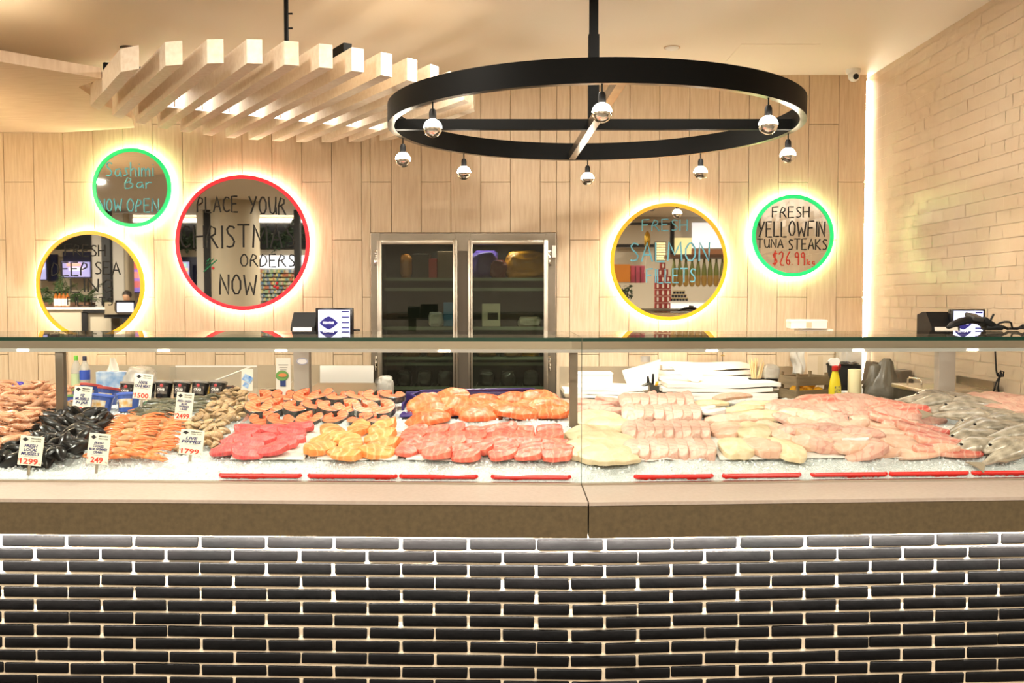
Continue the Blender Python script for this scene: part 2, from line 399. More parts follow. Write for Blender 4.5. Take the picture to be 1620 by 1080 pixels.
# invented globe lamp out of view at the left, added to brighten the soffit
t = thing('soffit_fill_lamp','added warm globe lamp, unseen beyond the left edge, brightening the timber soffit','lamp',(-4.15,6.2,2.8))
G().tube([(-4.15,6.2,2.8),(-4.15,6.2,2.36)],.006,8).build('flex', m_black, t)
G().lathe([(0,0),(.03,0),(.03,.06),(0,.07)],16,c=(-4.15,6.2,2.34)).build('lamp_holder', m_black, t, smooth=40)
G().sphere((-4.15,6.2,2.24),.11,20,14).build('globe', lamp('soffit fill glow', (1,.80,.50), 70), t, smooth=True)
# ceiling downlight fittings
dl = None; names = ['above the left half of the counter','over the counter left of the ring lamp','over the counter right of the ring lamp','near the tiled right wall','behind the ring lamp rod','over the walkway on the left','over the walkway on the right','over the middle of the walkway']
for i,(x,y,p) in enumerate(DOWN):
    lab = 'round recessed ceiling downlight ' + (names[i] if i < len(names) else 'over the mall walk, %s of the six there' % ORD[i-len(names)])
    if dl is None:
        dl = thing('ceiling_downlight', lab, 'downlight', (x,y,3.26), group='recessed ceiling downlights')
        G().lathe([(.125,0),(.16,0),(.165,-.012),(.14,-.02),(.125,-.02),(.125,0)], 28).build('trim_ring', m_white, dl, smooth=40, local=True)
        G().lathe([(0,-.012),(.124,-.012),(.124,-.009),(0,-.009)], 28).build('lens', lamp('downlight lens', (1,.93,.82), 5), dl, smooth=40, local=True)
    else: dup(dl, (x,y,3.26), label=lab)
# ceiling fittings in view
t = thing('smoke_detector', 'small round dark rimmed detector on the ceiling above the oak battens', 'detector', Pz(203,75,3.26), group='ceiling detectors')
G().lathe([(0,-.022),(.03,-.022),(.042,-.012),(.046,0)], 20).build('housing', mat('grey brown fitting', rgb(120,100,78), .5), t, smooth=50, local=True)
G().lathe([(.046,0),(.056,0),(.056,-.006),(.046,-.006)], 20).build('base_ring', m_bplast, t, smooth=50, local=True)
t = thing('smoke_detector', 'small flat cream detector on the ceiling right of the ring lamp', 'detector', Pz(1063,75,3.26), group='ceiling detectors')
G().lathe([(0,-.016),(.034,-.016),(.05,-.006),(.052,0)], 20).build('housing', m_white, t, smooth=50, local=True)
G().lathe([(.052,0),(.06,0),(.06,-.004),(.052,-.004)], 20).build('base_ring', m_gap, t, smooth=50, local=True)
pc = Pz(1218,86,3.26)
o = G().box((pc.x,pc.y,3.2585),(.56,.56,.004)).build('access_hatch', m_ceil); tag(o,'flush square access hatch in the ceiling over the right of the ring lamp','hatch')
# dome camera
pc = P(1350,118,7.42)
t = thing('security_camera', 'white dome security camera under the ceiling at the top right corner', 'camera', (pc.x,pc.y,3.26))
G().lathe([(0,0),(.055,0),(.058,-.02),(.05,-.035),(0,-.035)],24).build('mount_base', m_white, t, smooth=40, local=True)
G().sphere((0,-.012,-.055),.045,20,12).build('dome_body', m_white, t, smooth=True, local=True)
G().lathe([(0,.0),(.021,.0),(.023,.006),(0,.012)],20,M=Matrix.Translation((0,-.052,-.066))@Euler((PI/2+.3,0,0)).to_matrix().to_4x4()).build('lens', m_bplast, t, smooth=40, local=True)
# ================================================================== batten cluster
CX, CY, RR = -1.5, 6.3, 1.25
dv = Vector((.536,-.844)).normalized(); nv = Vector((-dv.y, dv.x)); c0 = CX*nv.x+CY*nv.y
bt = thing('batten_canopy', 'hanging canopy of pale oak battens cut to a circle, left of the black ring lamp', 'ceiling canopy', (CX,CY,2.71))
for i in range(14):
    off = 1.017 + .178*i - c0
    q = []
    for s in (-.036, .036):
        d = min(abs(off+s), RR*.985); h = math.sqrt(max(RR*RR-d*d, .02)); q.append(h)
    a = nv*(off-.036); b = nv*(off+.036); c = Vector((CX,CY))
    pts = [c+a-dv*q[0], c+a+dv*q[0], c+b+dv*q[1], c+b-dv*q[1]]
    G().prism([tuple(p) for p in pts], 2.715, 2.842).build('batten', m_slat, bt)
ang = math.atan2(nv.y, nv.x)
G().box((-2.30,5.90,2.872),(.46,.04,.055),Euler((0,0,ang))).build('carrier_bar', m_black, bt)
cb = Vector((CX,CY)) + nv*(1.017+.178*6-c0) + dv*.93
gb = G().box((cb.x,cb.y,2.872),(.05,.36,.058),Euler((0,0,ang)))
gb.build('carrier_bar', m_black, bt)
rp = P(453,40,5.3)
G().tube([(rp.x,5.3,2.84),(rp.x,5.3,3.26)],.013,10).box((rp.x+.02,5.3,3.05),(.03,.008,.008)).box((rp.x+.02,5.3,2.97),(.03,.008,.008)).build('hanging_rod', m_black, bt, smooth=40)
ll = Vector((CX,CY))-dv*.345
t = thing('linear_light', 'row of bright white light panels glowing in the gaps between the oak battens', 'light', (ll.x,ll.y,2.72))
m_lin = lamp('linear lamp white', (1,.93,.80), 4.0); ang = math.atan2(nv.y, nv.x)
for i in range(2, 12):
    off = 1.017 + .178*(i+.5) - c0; c = ll + nv*off
    G().box((c.x,c.y,2.782),(.100,.03,.112),Euler((0,0,ang))).build('light_panel', m_lin, t)
    G().box((c.x+dv.x*.018,c.y+dv.y*.018,2.782),(.008,.006,.114),Euler((0,0,ang))).build('panel_clip', m_slat, t)
# ================================================================== ring lamp
RC = Vector((P(944,200,5.55).x-.02, 5.55)); RA = 1.2; RZ0 = P(944,131,5.55-RA).z; RH = .118
rt = thing('ring_chandelier', 'large black steel ring pendant lamp holding eight half-silvered globe bulbs', 'ring lamp', (RC.x,RC.y,RZ0))
gr = G(); N = 96; W2 = .038
prof = [(RA-W2,0),(RA,0),(RA,RH),(RA-W2,RH)]
vs = [[gr.bm.verts.new((RC.x+r*math.cos(2*PI*k/N), RC.y+r*math.sin(2*PI*k/N), RZ0+z)) for (r,z) in prof] for k in range(N)]
for k in range(N):
    A, Bq = vs[k], vs[(k+1)%N]
    for j in range(4):
        f = gr.bm.faces.new((A[j],A[(j+1)%4],Bq[(j+1)%4],Bq[j])); f.material_index = 1 if j == 0 else 0
gr.build('ring', [m_black, m_blackmetal], rt, smooth=40)
G().box((RC.x,RC.y,RZ0+.032),(2*RA-.06,.045,.06)).build('cross_bar', m_black, rt)
G().box((RC.x-.01,RC.y,RZ0+.030),(.045,2*RA-.06,.056),Euler((0,0,.035))).build('cross_bar', m_blackmetal, rt)
G().box((RC.x,RC.y,(RZ0+.05+3.26)/2),(.05,.05,3.26-RZ0-.05)).build('rod', m_black, rt)
G().box((RC.x,RC.y,RZ0+.30),(.062,.062,.5)).box((RC.x,RC.y,3.25),(.16,.16,.02)).build('rod_sleeve', m_black, rt)
mb_top = mat('frosted lit bulb glass', (.9,.86,.8,1), .3, emit=((1,.90,.74,1), 52)); BR = .047
bulb = None
angs = [(-88.5,'front middle'),(-142,'front left'),(-36,'front right'),(-175,'far left'),(-10,'far right'),(129,'back left'),(92,'back middle'),(52,'back right')]
bpx = [(952,180),(684,203),(1214,204),(637,240),(1247,242),(735,271),(928,281),(1110,273)]
for (ag, w), (px, py) in zip(angs, bpx):
    # each globe hangs under the ring on a short flex
    best = min((abs(P(px,py,RC.y+RA*.985*math.sin(a2*PI/180)).x-(RC.x+RA*.985*math.cos(a2*PI/180)))+abs(((a2-ag+180)%360)-180)*.002, a2) for a2 in range(-180,180))
    a2 = math.radians(best[1]); x, y = RC.x+(RA-W2/2)*math.cos(a2), RC.y+(RA-W2/2)*math.sin(a2)
    lab = 'half-silvered globe bulb on a black holder, %s of the ring lamp' % w
    # parts of the ring lamp
    hb = G().lathe([(.004,0),(.004,-.035),(.012,-.037),(.018,-.05),(.019,-.085),(.016,-.092),(0,-.092)],16,c=(x,y,RZ0)).build('bulb_holder', m_bplast, rt, smooth=40)
    cz = RZ0-.092-BR*.86
    pr = [(BR*math.sin(PI*i/16), BR*math.cos(PI*i/16)) for i in range(17)]; pr[0] = (.012, BR*.96); pr[-1] = (0,-BR)
    bb = G().lathe(pr[:9],24,c=(x,y,cz)).build('globe_bulb', mb_top, rt, smooth=True)
    G().lathe(pr[8:],24,c=(x,y,cz)).build('silvered_half', m_chrome, bb, smooth=True)
# ================================================================== round mirrors with halo light
YM = WALL-.06
def mirror(px, py, rpx, col, name_lab, lines, ink, extra=None):
    c = P(px, py, YM); r = rpx*YM/FPX; rnd = random.Random(px)
    t = thing('round_mirror', name_lab, 'mirror', (c.x, WALL-.02, c.z), group='round halo mirrors')
    RX = Matrix.Translation((c.x, YM, c.z)) @ Euler((PI/2,0,0)).to_matrix().to_4x4()      # disc axis along -Y
    fr = mat('edge lit acrylic', col, .35, emit=(col, .34))
    G().lathe([(r-.030,-.006),(r-.030,.012),(r-.004,.012),(r,.008),(r,-.012),(r-.004,-.016),(r-.030,-.016),(r-.030,-.006)],96,M=RX).build('frame', fr, t, smooth=40)
    G().lathe([(0,-.012),(r-.029,-.012),(r-.029,.004),(0,.004)],96,M=RX).build('mirror_glass', m_mirror, t, smooth=40)
    G().tube([(c.x+(r-.022)*math.cos(2*PI*k/64), WALL-.020, c.z+(r-.022)*math.sin(2*PI*k/64)) for k in range(64)],.009,6,closed=True).build('halo_strip', m_ledhalo, t, smooth=True)
    G().lathe([(0,-.026),(r-.06,-.026),(r-.06,-.055),(0,-.055)],48,M=RX).build('backing_box', m_white, t, smooth=40)
    im = mat('marker ink', ink, .6)
    for ln in lines:
        body, x0, x1, y0, y1 = ln[:5]; m2 = im if len(ln) < 6 else mat('red marker ink', ln[5], .6)
        a = P(x0, y1, YM-.006); b = P(x1, y1, YM-.006); top = P(x0, y0, YM-.006)
        strokes(G(), body, a, Vector((1,0,0)), Vector((0,0,1)), b.x-a.x, top.z-a.z, .0026+.027*(top.z-a.z), wob=.03, rnd=rnd).build('lettering', m2, t)
    if extra: extra(t)
    return t
GREEN = rgb(20,228,128); RED = rgb(236,40,56); YEL = rgb(246,176,26); INK = rgb(12,11,10); BLUE = rgb(120,214,238); PALE = rgb(110,180,200)
mirror(209,297,62,GREEN,'small green rimmed mirror with blue Sashimi Bar lettering',[('Sashimi',167,242,256,279),('Bar',198,240,281,298),('NOW',157,193,314,334),('OPEN',201,251,314,335)],BLUE)
def xmas(t):
    gg = G(); zs = [(322,430),(343,411),(325,424),(338,409),(326,418),(332,408),(327,413)]
    gg.tube([P(x,y,YM-.006) for x,y in zs],.004,5,flat=.5,up=Vector((0,-1,0))).build('green_doodle', mat('green marker', rgb(20,130,84), .6), t)
    mr = mat('red marker', rgb(190,30,34), .6)
    for x,y in ((337,424),(434,453),(438,448),(439,455)): G().sphere(P(x,y,YM-.006),.012,10,6,(1,.3,1)).build('red_dot', mr, t)
mirror(384,384,106,RED,'largest mirror, red rimmed, lettered PLACE YOUR CHRISTMAS ORDERS NOW',[('PLACE',312,376,311,336),('YOUR',394,452,311,339),('CHRISTMAS',285,466,356,392),('ORDERS',380,466,402,422),('NOW',348,406,434,466)],INK,xmas)
mirror(143,451,85.5,YEL,'yellow rimmed mirror at the far left lettered FRESH DEEP SEA LING FILLETS',[('FRESH',103,166,387,405),('DEEP',82,139,415,436),('SEA',150,190,414,434),('LING',112,178,441,462),('FILLETS',107,178,470,483)],INK)
mirror(1058,414,92.5,YEL,'yellow rimmed mirror right of the fridge lettered FRESH SALMON FILLETS in pale blue',[('FRESH',1016,1087,347,365),('SALMON',996,1122,383,413),('FILLETS',1023,1100,425,447)],PALE)
mirror(1254,373,64.5,GREEN,'green rimmed mirror at the right lettered FRESH YELLOWFIN TUNA STEAKS',[('FRESH',1222,1280,327,344),('YELLOWFIN',1199,1305,350,374),('TUNA',1198,1239,378,392),('STEAKS',1247,1308,378,395),('$26.99',1222,1273,397,419,rgb(196,52,36)),('kg',1277,1289,409,419,rgb(196,52,36))],INK)
# ================================================================== two-door cold cabinet in the wall
FY = WALL-.03
def X(px, Y=FY): return P(px,475,Y).x
def Z(py, Y=FY): return P(810,py,Y).z
t = thing('glass_door_fridge', 'stainless two door glass fridge built into the oak wall', 'fridge', ((FX0+FX1)/2, WALL, 0))
fx0, fx1, fz1 = FX0+.003, FX1-.003, FZ1-.003
m_int = mat('dark fridge liner', rgb(70,72,62), .4)
gi = G()
gi.box(((fx0+fx1)/2, WALL+.62, 1.0),(fx1-fx0-.04,.02,1.9)).box((fx0+.03,WALL+.32,1.0),(.02,.6,1.9)).box((fx1-.03,WALL+.32,1.0),(.02,.6,1.9))
gi.box(((fx0+fx1)/2,WALL+.32,fz1-.05),(fx1-fx0-.04,.6,.02)).box(((fx0+fx1)/2,WALL+.32,.12),(fx1-fx0-.04,.6,.02))
gi.build('liner', m_int, t)
d1 = (X(598), X(724)); d2 = (X(741), X(867)); dz1 = Z(380); dz0 = .15
gf = G()
def fb(x0,x1,z0,z1,y=WALL-.005,d=.05): gf.box(((x0+x1)/2,y,(z0+z1)/2),(x1-x0,d,z1-z0),bevel=.003,seg=1)
fb(fx0, d1[0]+.02, 0.02, fz1); fb(d2[1]-.02, fx1, 0.02, fz1); fb(d1[1]-.02, d2[0]+.02, .02, fz1-.001)
fb(fx0+.05, fx1-.05, dz1-.02, fz1-.002, WALL-.003); fb(fx0+.05, fx1-.05, .02, dz0+.02, WALL-.003)
gf.build('outer_frame', m_steeld, t)
G().box(((d1[1]+d2[0])/2, WALL-.024, 1.0),(d2[0]-d1[1]-.012,.02,1.7)).build('mullion', mat('dark mullion', rgb(96,86,74), .4, metal=.6), t)
for (a, b), nm in ((d1,'left'),(d2,'right')):
    gd = G(); w = .036; Y = FY-.025
    gd.box((a+w/2,Y,(dz0+dz1)/2),(w,.035,dz1-dz0),bevel=.004).box((b-w/2,Y,(dz0+dz1)/2),(w,.035,dz1-dz0),bevel=.004)
    gd.box(((a+b)/2,Y,dz1-w/2),(b-a-2*w,.034,w),bevel=.004).box(((a+b)/2,Y,dz0+w/2),(b-a-2*w,.034,w),bevel=.004)
    d = gd.build('door', m_steel, t, smooth=35); 
    G().box(((a+b)/2,Y+.004,(dz0+dz1)/2),(b-a-2*w+.01,.008,dz1-dz0-2*w+.01)).build('door_glass', m_fglass, d)
    hx = a-.012 if nm == 'left' else b+.012
    for z in (Z(408), Z(574)):
        hh = G().box((hx,Y-.006,z),(.024,.02,.12),bevel=.004)
        for q in (-.035,0,.035): hh.box((hx,Y-.018,z+q),(.018,.016,.022),bevel=.003)
        hh.build('hinge', m_chrome, d, smooth=35)
    hx = b-w/2 if nm == 'left' else a+w/2
    G().box((hx,Y-.019,1.2),(.010,.006,1.5),bevel=.002).build('pull_edge', m_blackmetal, d, smooth=40)
G().box((X(876),FY-.03,Z(398)),(.032,.014,.095),bevel=.003).box((X(876),FY-.04,Z(400)),(.01,.008,.012)).build('lock_plate', m_white, t)
SHZ = [Z(441), Z(457), Z(520), Z(568), Z(578), Z(616)]
gs = G(); m_shelf = mat('coated shelf edge', rgb(150,156,136), .4)
for z in SHZ[:1]+SHZ[2:3]+SHZ[3:4]+SHZ[5:]:
    for (a, b) in (d1, d2):
        s = G(); s.box(((a+b)/2,WALL+.10,z),(b-a-.05,.012,.026)); 
        for k in range(12): s.box((a+.05+(b-a-.1)*k/11,WALL+.34,z),(.006,.46,.006))
        s.build('shelf', m_shelf, t)
for (a, b) in (d1, d2):
    for z in (SHZ[1], SHZ[4]): G().box(((a+b)/2,WALL+.16,z),(b-a-.05,.012,.026)).build('shelf_rail', m_shelf, t)
area('fridge_lamp', ((FX0+FX1)/2, WALL+.2, fz1-.075), .9, 2.4, (1,.96,.88), shape='RECTANGLE', sy=.05)
def bag(name, lab, c, size, m, cat='bag', seed=1, grp=None, lump=.14):
    """soft filled bag with creases"""
    gq = G(); q = bmesh.ops.create_icosphere(gq.bm, subdivisions=4, radius=1)
    for v in q['verts']:
        p = v.co.copy(); s = 1+lump*mnoise.noise(p*1.7+Vector((seed*3.1,0,0)))+lump*.6*mnoise.noise(p*4.5+Vector((0,seed,0)))-abs(mnoise.noise(p*3.1+Vector((seed,seed,0))))*lump*.8
        px_ = math.copysign(abs(p.x)**.55, p.x)*s; py_ = math.copysign(abs(p.y)**.55, p.y)*s; pz_ = math.copysign(abs(p.z)**.62, p.z)*s
        v.co = Vector((px_*size[0]/2, py_*size[1]/2, max(pz_,-.86)*size[2]/2+.86*size[2]/2))
    o = gq.build(name, m, smooth=True); o.location = c
    return tag(o, lab, cat, grp)
m_pbag = mat('clear wrinkled film', rgb(226,222,212), .12, bump=(30,.5), alpha=.62, spec=.8)
z1 = SHZ[0]+.014; z3 = SHZ[2]+.014
for px,w_,h_,c_,lab in ((668,.14,.20,(60,52,44),'dark brown carton on the top shelf behind the left fridge door'),(686,.07,.16,(176,50,40),'red carton on the top shelf behind the left fridge door'),(708,.15,.22,(120,96,72),'tan carton on the top shelf at the right of the left fridge door')):
    o = G().box((X(px,WALL+.3),WALL+.3,z1+h_/2),(w_,.2,h_),bevel=.004).build('carton', mat('carton board', rgb(*c_), .5)); tag(o, lab, 'box')
bag('filled_bag','purple filled bag on the top shelf behind the right fridge door',(X(768,WALL+.3),WALL+.3,z1),(.24,.28,.25),mat('purple film', rgb(88,66,150),.3,bump=(18,.4)),seed=2)
bag('filled_bag','large yellow filled bag on the top shelf behind the right fridge door',(X(833,WALL+.32),WALL+.32,z1),(.38,.34,.25),mat('yellow film', rgb(222,150,36),.22,bump=(14,.4)),seed=5)
bag('filled_bag','red wrapped pack on the top shelf behind the right fridge door',(X(789,WALL+.22),WALL+.2,z1),(.14,.12,.16),mat('red film', rgb(120,44,34),.25,bump=(18,.4)),seed=6)
bag('filled_bag','amber bottle shaped pack on the top shelf behind the left fridge door',(X(643,WALL+.3),WALL+.28,z1),(.10,.1,.22),mat('amber film', rgb(190,120,50),.25,bump=(10,.3)),seed=8)
t2 = thing('carton','white printed carton on the middle shelf behind the right fridge door','box',(X(777,WALL+.2),WALL+.22,z3))
G().box((0,0,.095),(.15,.14,.19),bevel=.003).build('box_body', mat('white carton', rgb(226,216,190),.6), t2, local=True)
G().box((.015,-.0715,.085),(.085,.004,.06)).build('window_patch', mat('dark print', rgb(60,56,48),.4), t2, local=True)
bag('food_pack','pale wrapped tray on the middle shelf right of the white carton',(X(838,WALL+.2),WALL+.2,z3),(.2,.2,.09),mat('pale wrap', rgb(196,186,166),.3,bump=(18,.3)),seed=3,cat='pack')
bag('food_pack','white crumpled bag on the middle shelf behind the left fridge door',(X(690,WALL+.22),WALL+.22,z3),(.13,.16,.13),mat('white wrap', rgb(220,214,204),.3,bump=(18,.5)),seed=4,cat='pack')
for k in range(2):
    o = G().box((X(716,WALL+.3),WALL+.3,z3+.05+.1*k),(.14,.2,.098),bevel=.003).build('carton', mat('blue carton', rgb(80,150,196),.5))
    tag(o, 'blue carton on the middle fridge shelf, %s of the two stacked' % ('lower','upper')[k], 'box')
bag('food_pack','yellow pack on the low fridge shelf behind the right door',(X(830,WALL+.25),WALL+.25,SHZ[3]+.014),(.28,.26,.14),mat('yellow wrap', rgb(216,160,50),.3,bump=(18,.3)),seed=9,cat='pack')
for k,px in enumerate((652,690,770,812)):
    bag('food_pack','dim orange packet on the low fridge shelf, %s from the left' % ORD[k],(X(px,WALL+.2),WALL+.15,SHZ[3]+.014),(.15,.16,.07),mat('brown wrap', rgb(150,110,76),.35,bump=(18,.3)),seed=10+k,cat='pack')
for k,px in enumerate((640,672,704,770,804,840)):
    bag('food_pack','dark bagged fish on the bottom fridge shelf in view, %s from the left' % ORD[k],(X(px,WALL+.2),WALL+.2,SHZ[5]+.014),(.13,.18,.14),mat('dark wrap', rgb(74,70,66),.2,bump=(18,.5)),seed=30+k,cat='pack')
# ================================================================== the counter: brick front, stone ledge
XL, XRR = -2.6, 2.35
def V2(X_, v): return (X_, v+g(X_))
bk = structure(G().prism([V2(XL,3.30),V2(APX,3.30),V2(XRR,3.30),V2(XRR,3.42),V2(APX,3.42),V2(XL,3.42)],0,.6385).build('wall_counter_brick_base', m_mortar))
gb = G(); rb = random.Random(3)
ZT = .604; rh = .0468
for row in range(14):
    zt = ZT - row*rh; zc = zt - rh/2
    for side in (0, 1):
        x = (APX-.012 if side == 0 else APX+.012)
        ang = math.atan(-.03) if side == 0 else math.atan(.06)
        sgn = -1 if side == 0 else 1
        ph = .12 if row % 2 else 0
        xx = APX + sgn*(.0 + (0 if not ph else 0)) - .10 + ph*1.0
        # bricks run through the corner in half bond
        k0 = -12
    for k in range(-13, 11):
        bx = APX-.052 + .2427*k + (.1215 if row % 2 else 0) + rb.uniform(-.003,.003)
        L = .2340 + rb.uniform(-.003,.003); h = .0390 + rb.uniform(-.0012,.0014)
        if bx < XL+.12 or bx > XRR-.12: continue
        a = math.atan(-.03) if bx < APX else math.atan(.06)
        if abs(bx-APX) < .12: a *= abs(bx-APX)/.12
        n0 = len(gb.bm.verts)
        v0 = set(gb.bm.verts)
        gb.box((0,0,0),(L,.03,h),bevel=.0045)
        new = [v for v in gb.bm.verts if v not in v0]
        sd = rb.random()*50
        for v in new:
            v.co.z += .0022*mnoise.noise(Vector((v.co.x*14+sd, v.co.z*6, 0)))
            v.co.x += .002*mnoise.noise(Vector((sd, v.co.z*40, 3)))
            if v.co.y < 0: v.co.y += .002*mnoise.noise(Vector((v.co.x*9, sd, 1)))
        M = Matrix.Translation((bx, 3.3075+g(bx), zc+rb.uniform(-.001,.001))) @ Euler((0,rb.uniform(-.006,.006),a)).to_matrix().to_4x4()
        bmesh.ops.transform(gb.bm, matrix=M, verts=new)
o = structure(gb.build('wall_counter_bricks', m_brick, smooth=50))
# stone ledge in two lengths meeting at the bend
zl1, zl0 = .765, .640
def ledge(name, lab, a, b):
    pts = [V2(a,3.155),V2(b,3.155),V2(b,3.47),V2(a,3.47)]
    o = thing(name, lab, 'counter ledge', ((a+b)/2, 3.3, zl0))
    G().prism(pts, zl0, zl1-.012).build('front_apron', m_stone, o)
    pts = [V2(a,3.152),V2(b,3.152),V2(b,3.47),V2(a,3.47)]
    G().prism(pts, zl1-.012, zl1).build('top_slab', m_stonetop, o)
ledge('stone_ledge','long grey brown stone ledge under the left display glass',XL,APX-.0025)
ledge('stone_ledge','shorter grey brown stone ledge under the right display glass',APX+.0025,XRR)
for (a, b, lab) in ((XL,APX,'left'),(APX,XRR,'right')):
    t = thing('under_ledge_light','LED strip tucked under the %s stone ledge lighting the top bricks' % lab,'light strip',((a+b)/2,3.24+g((a+b)/2),zl0))
    c = Vector(((a+b)/2, 3.235+g((a+b)/2), zl0-.0045)); L = b-a-.02; ang = math.atan(-.03 if lab == 'left' else .06)
    G().box(c,(L,.016,.009),Euler((0,0,ang))).build('channel', m_steeld, t)
    G().box(c-Vector((0,0,.0055)),(L,.011,.002),Euler((0,0,ang))).build('diffuser', lamp('ledge LED', (1,.92,.82), 8), t)
    area('ledge_strip_lamp', c-Vector((0,.0,.0075)), L, 70*L/2.5, (1,.93,.84), (Euler((math.radians(28),0,0)).to_matrix()@Matrix()).to_euler() if False else (math.radians(28),0,ang), 'RECTANGLE', .01, spread=math.radians(140))
# ================================================================== glass display case
case = thing('refrigerated_display_case','long glass seafood display case with glass top shelf and steel posts','display case',(0,3.5,0))
ZG = P(810,534,3.43).z; GT = .014
def pane(name, a, b, v0, v1, z0, z1, m, parent=case):
    return G().prism([V2(a,v0),V2(b,v0),V2(b,v1),V2(a,v1)], z0, z1).build(name, m, parent)
for a, b in ((XL,APX-.004),(APX-.001,XRR)):
    pane('front_glass', a, b, 3.452, 3.460, zl1, ZG-GT-.002, m_glass)
    pane('top_glass', a, b, 3.432, 4.145, ZG-GT, ZG, m_topglass)
    pane('glass_edge', a, b, 3.4295, 3.4315, ZG-GT, ZG, m_edge)
    pane('base_channel', a, b, 3.446, 3.468, zl1-.002, zl1+.008, m_steel)
pane('glass_joint', APX-.0035, APX-.0015, 3.451, 3.461, zl1, ZG-.001, m_edge)
V_R = 4.10
zr1 = P(810,546,V_R).z; zr0 = P(810,557,V_R).z
for a, b, L in ((XL,APX,1),(APX,XRR,2)):
    pane('light_rail', a, b, V_R-.03, V_R+.03, zr0+.006, ZG-GT, m_steel)
    pane('rail_lens', a, b, V_R-.036, V_R-.012, zr0, zr0+.014, mat('frosted rail lens', rgb(150,144,130), .4, emit=((1,.95,.84,1), .12)))
    c = (a+b)/2; ang = math.atan(-.03 if L == 1 else .06)
    area('display_strip_lamp', (c, V_R-.045+g(c), zr0-.004), b-a-.05, 1.35*(b-a)/2.4, (1,.95,.87), (0,0,ang), 'RECTANGLE', .03)
for px in (20,250,440,702,1130,1370,1560):
    c = P(px,553,V_R-.05); 
    G().box((c.x, V_R-.037+g(c.x), zr0+.007),(.05,.004,.007)).build('rail_lens', lamp('bright spot lens', (1,.95,.85), 14), case)
for px in (81.5, 907.5):
    c = P(px,600,V_R); y = V_R+.02+g(c.x)
    zt = zb(c.x, y)-.02
    G().box((c.x,y,(zt+ZG-GT)/2),(.036,.036,ZG-GT-zt),bevel=.002,seg=1).build('post', m_steeld, case)
# tank under the ice
G().prism([V2(XL,3.475),V2(APX,3.475),V2(XRR,3.475),V2(XRR,4.66),V2(APX,4.66),V2(XL,4.66)],.60,.745).build('bed_pan', m_steel, case)
G().prism([V2(XL,4.66),V2(APX,4.66),V2(XRR,4.66),V2(XRR,4.70),V2(APX,4.70),V2(XL,4.70)],.30,.915).build('rear_wall', m_steel, case)
G().prism([V2(XL,3.47),V2(APX,3.47),V2(XRR,3.47),V2(XRR,4.70),V2(APX,4.70),V2(XL,4.70)],.28,.60).build('cabinet_body', m_steeld, case)
# two grey columns behind the case carrying the tills
def column(px0, px1, lab, Y=4.86):
    a, b = P(px0,600,Y), P(px1,600,Y); x = (a.x+b.x)/2; w = b.x-a.x
    zt = P(810,528,Y).z
    t = thing('till_stand', lab, 'stand', (x,Y,0))
    G().box((0,0,zt/2-.01),(w,.06,zt-.02),bevel=.003).build('column', mat('grey powder coat', rgb(158,146,132),.45), t, smooth=35, local=True)
    G().box((0,0,.006),(w+.04,.062,.012)).build('foot_plate', m_steeld, t, local=True)
    G().box((.03,0,zt-.008),(.36,.2,.016),bevel=.003).build('top_plate', m_bplast, t, local=True)
    return x, zt, t
xs1, zt1, st1 = column(466.5,491,'grey steel till stand behind the salmon steaks, with an oval sticker')
gg = G(); cst = P(478,571.5,4.828)
gg.lathe([(0,0),(.030,0)],32,M=Matrix.Translation(cst)@Euler((PI/2,0,0)).to_matrix().to_4x4(),sy=.6)
stk = gg.build('sticker', mat('white sticker', rgb(226,222,220),.5), st1)
G().tube([(cst.x+.027*math.cos(2*PI*k/32),cst.y-.001,cst.z+.0155*math.sin(2*PI*k/32)) for k in range(32)],.0012,5,closed=True).build('sticker_border', mat('blue print', rgb(60,64,140),.5), stk)
xs2, zt2, st2 = column(1481,1507,'grey steel till stand behind the whole grey fish')
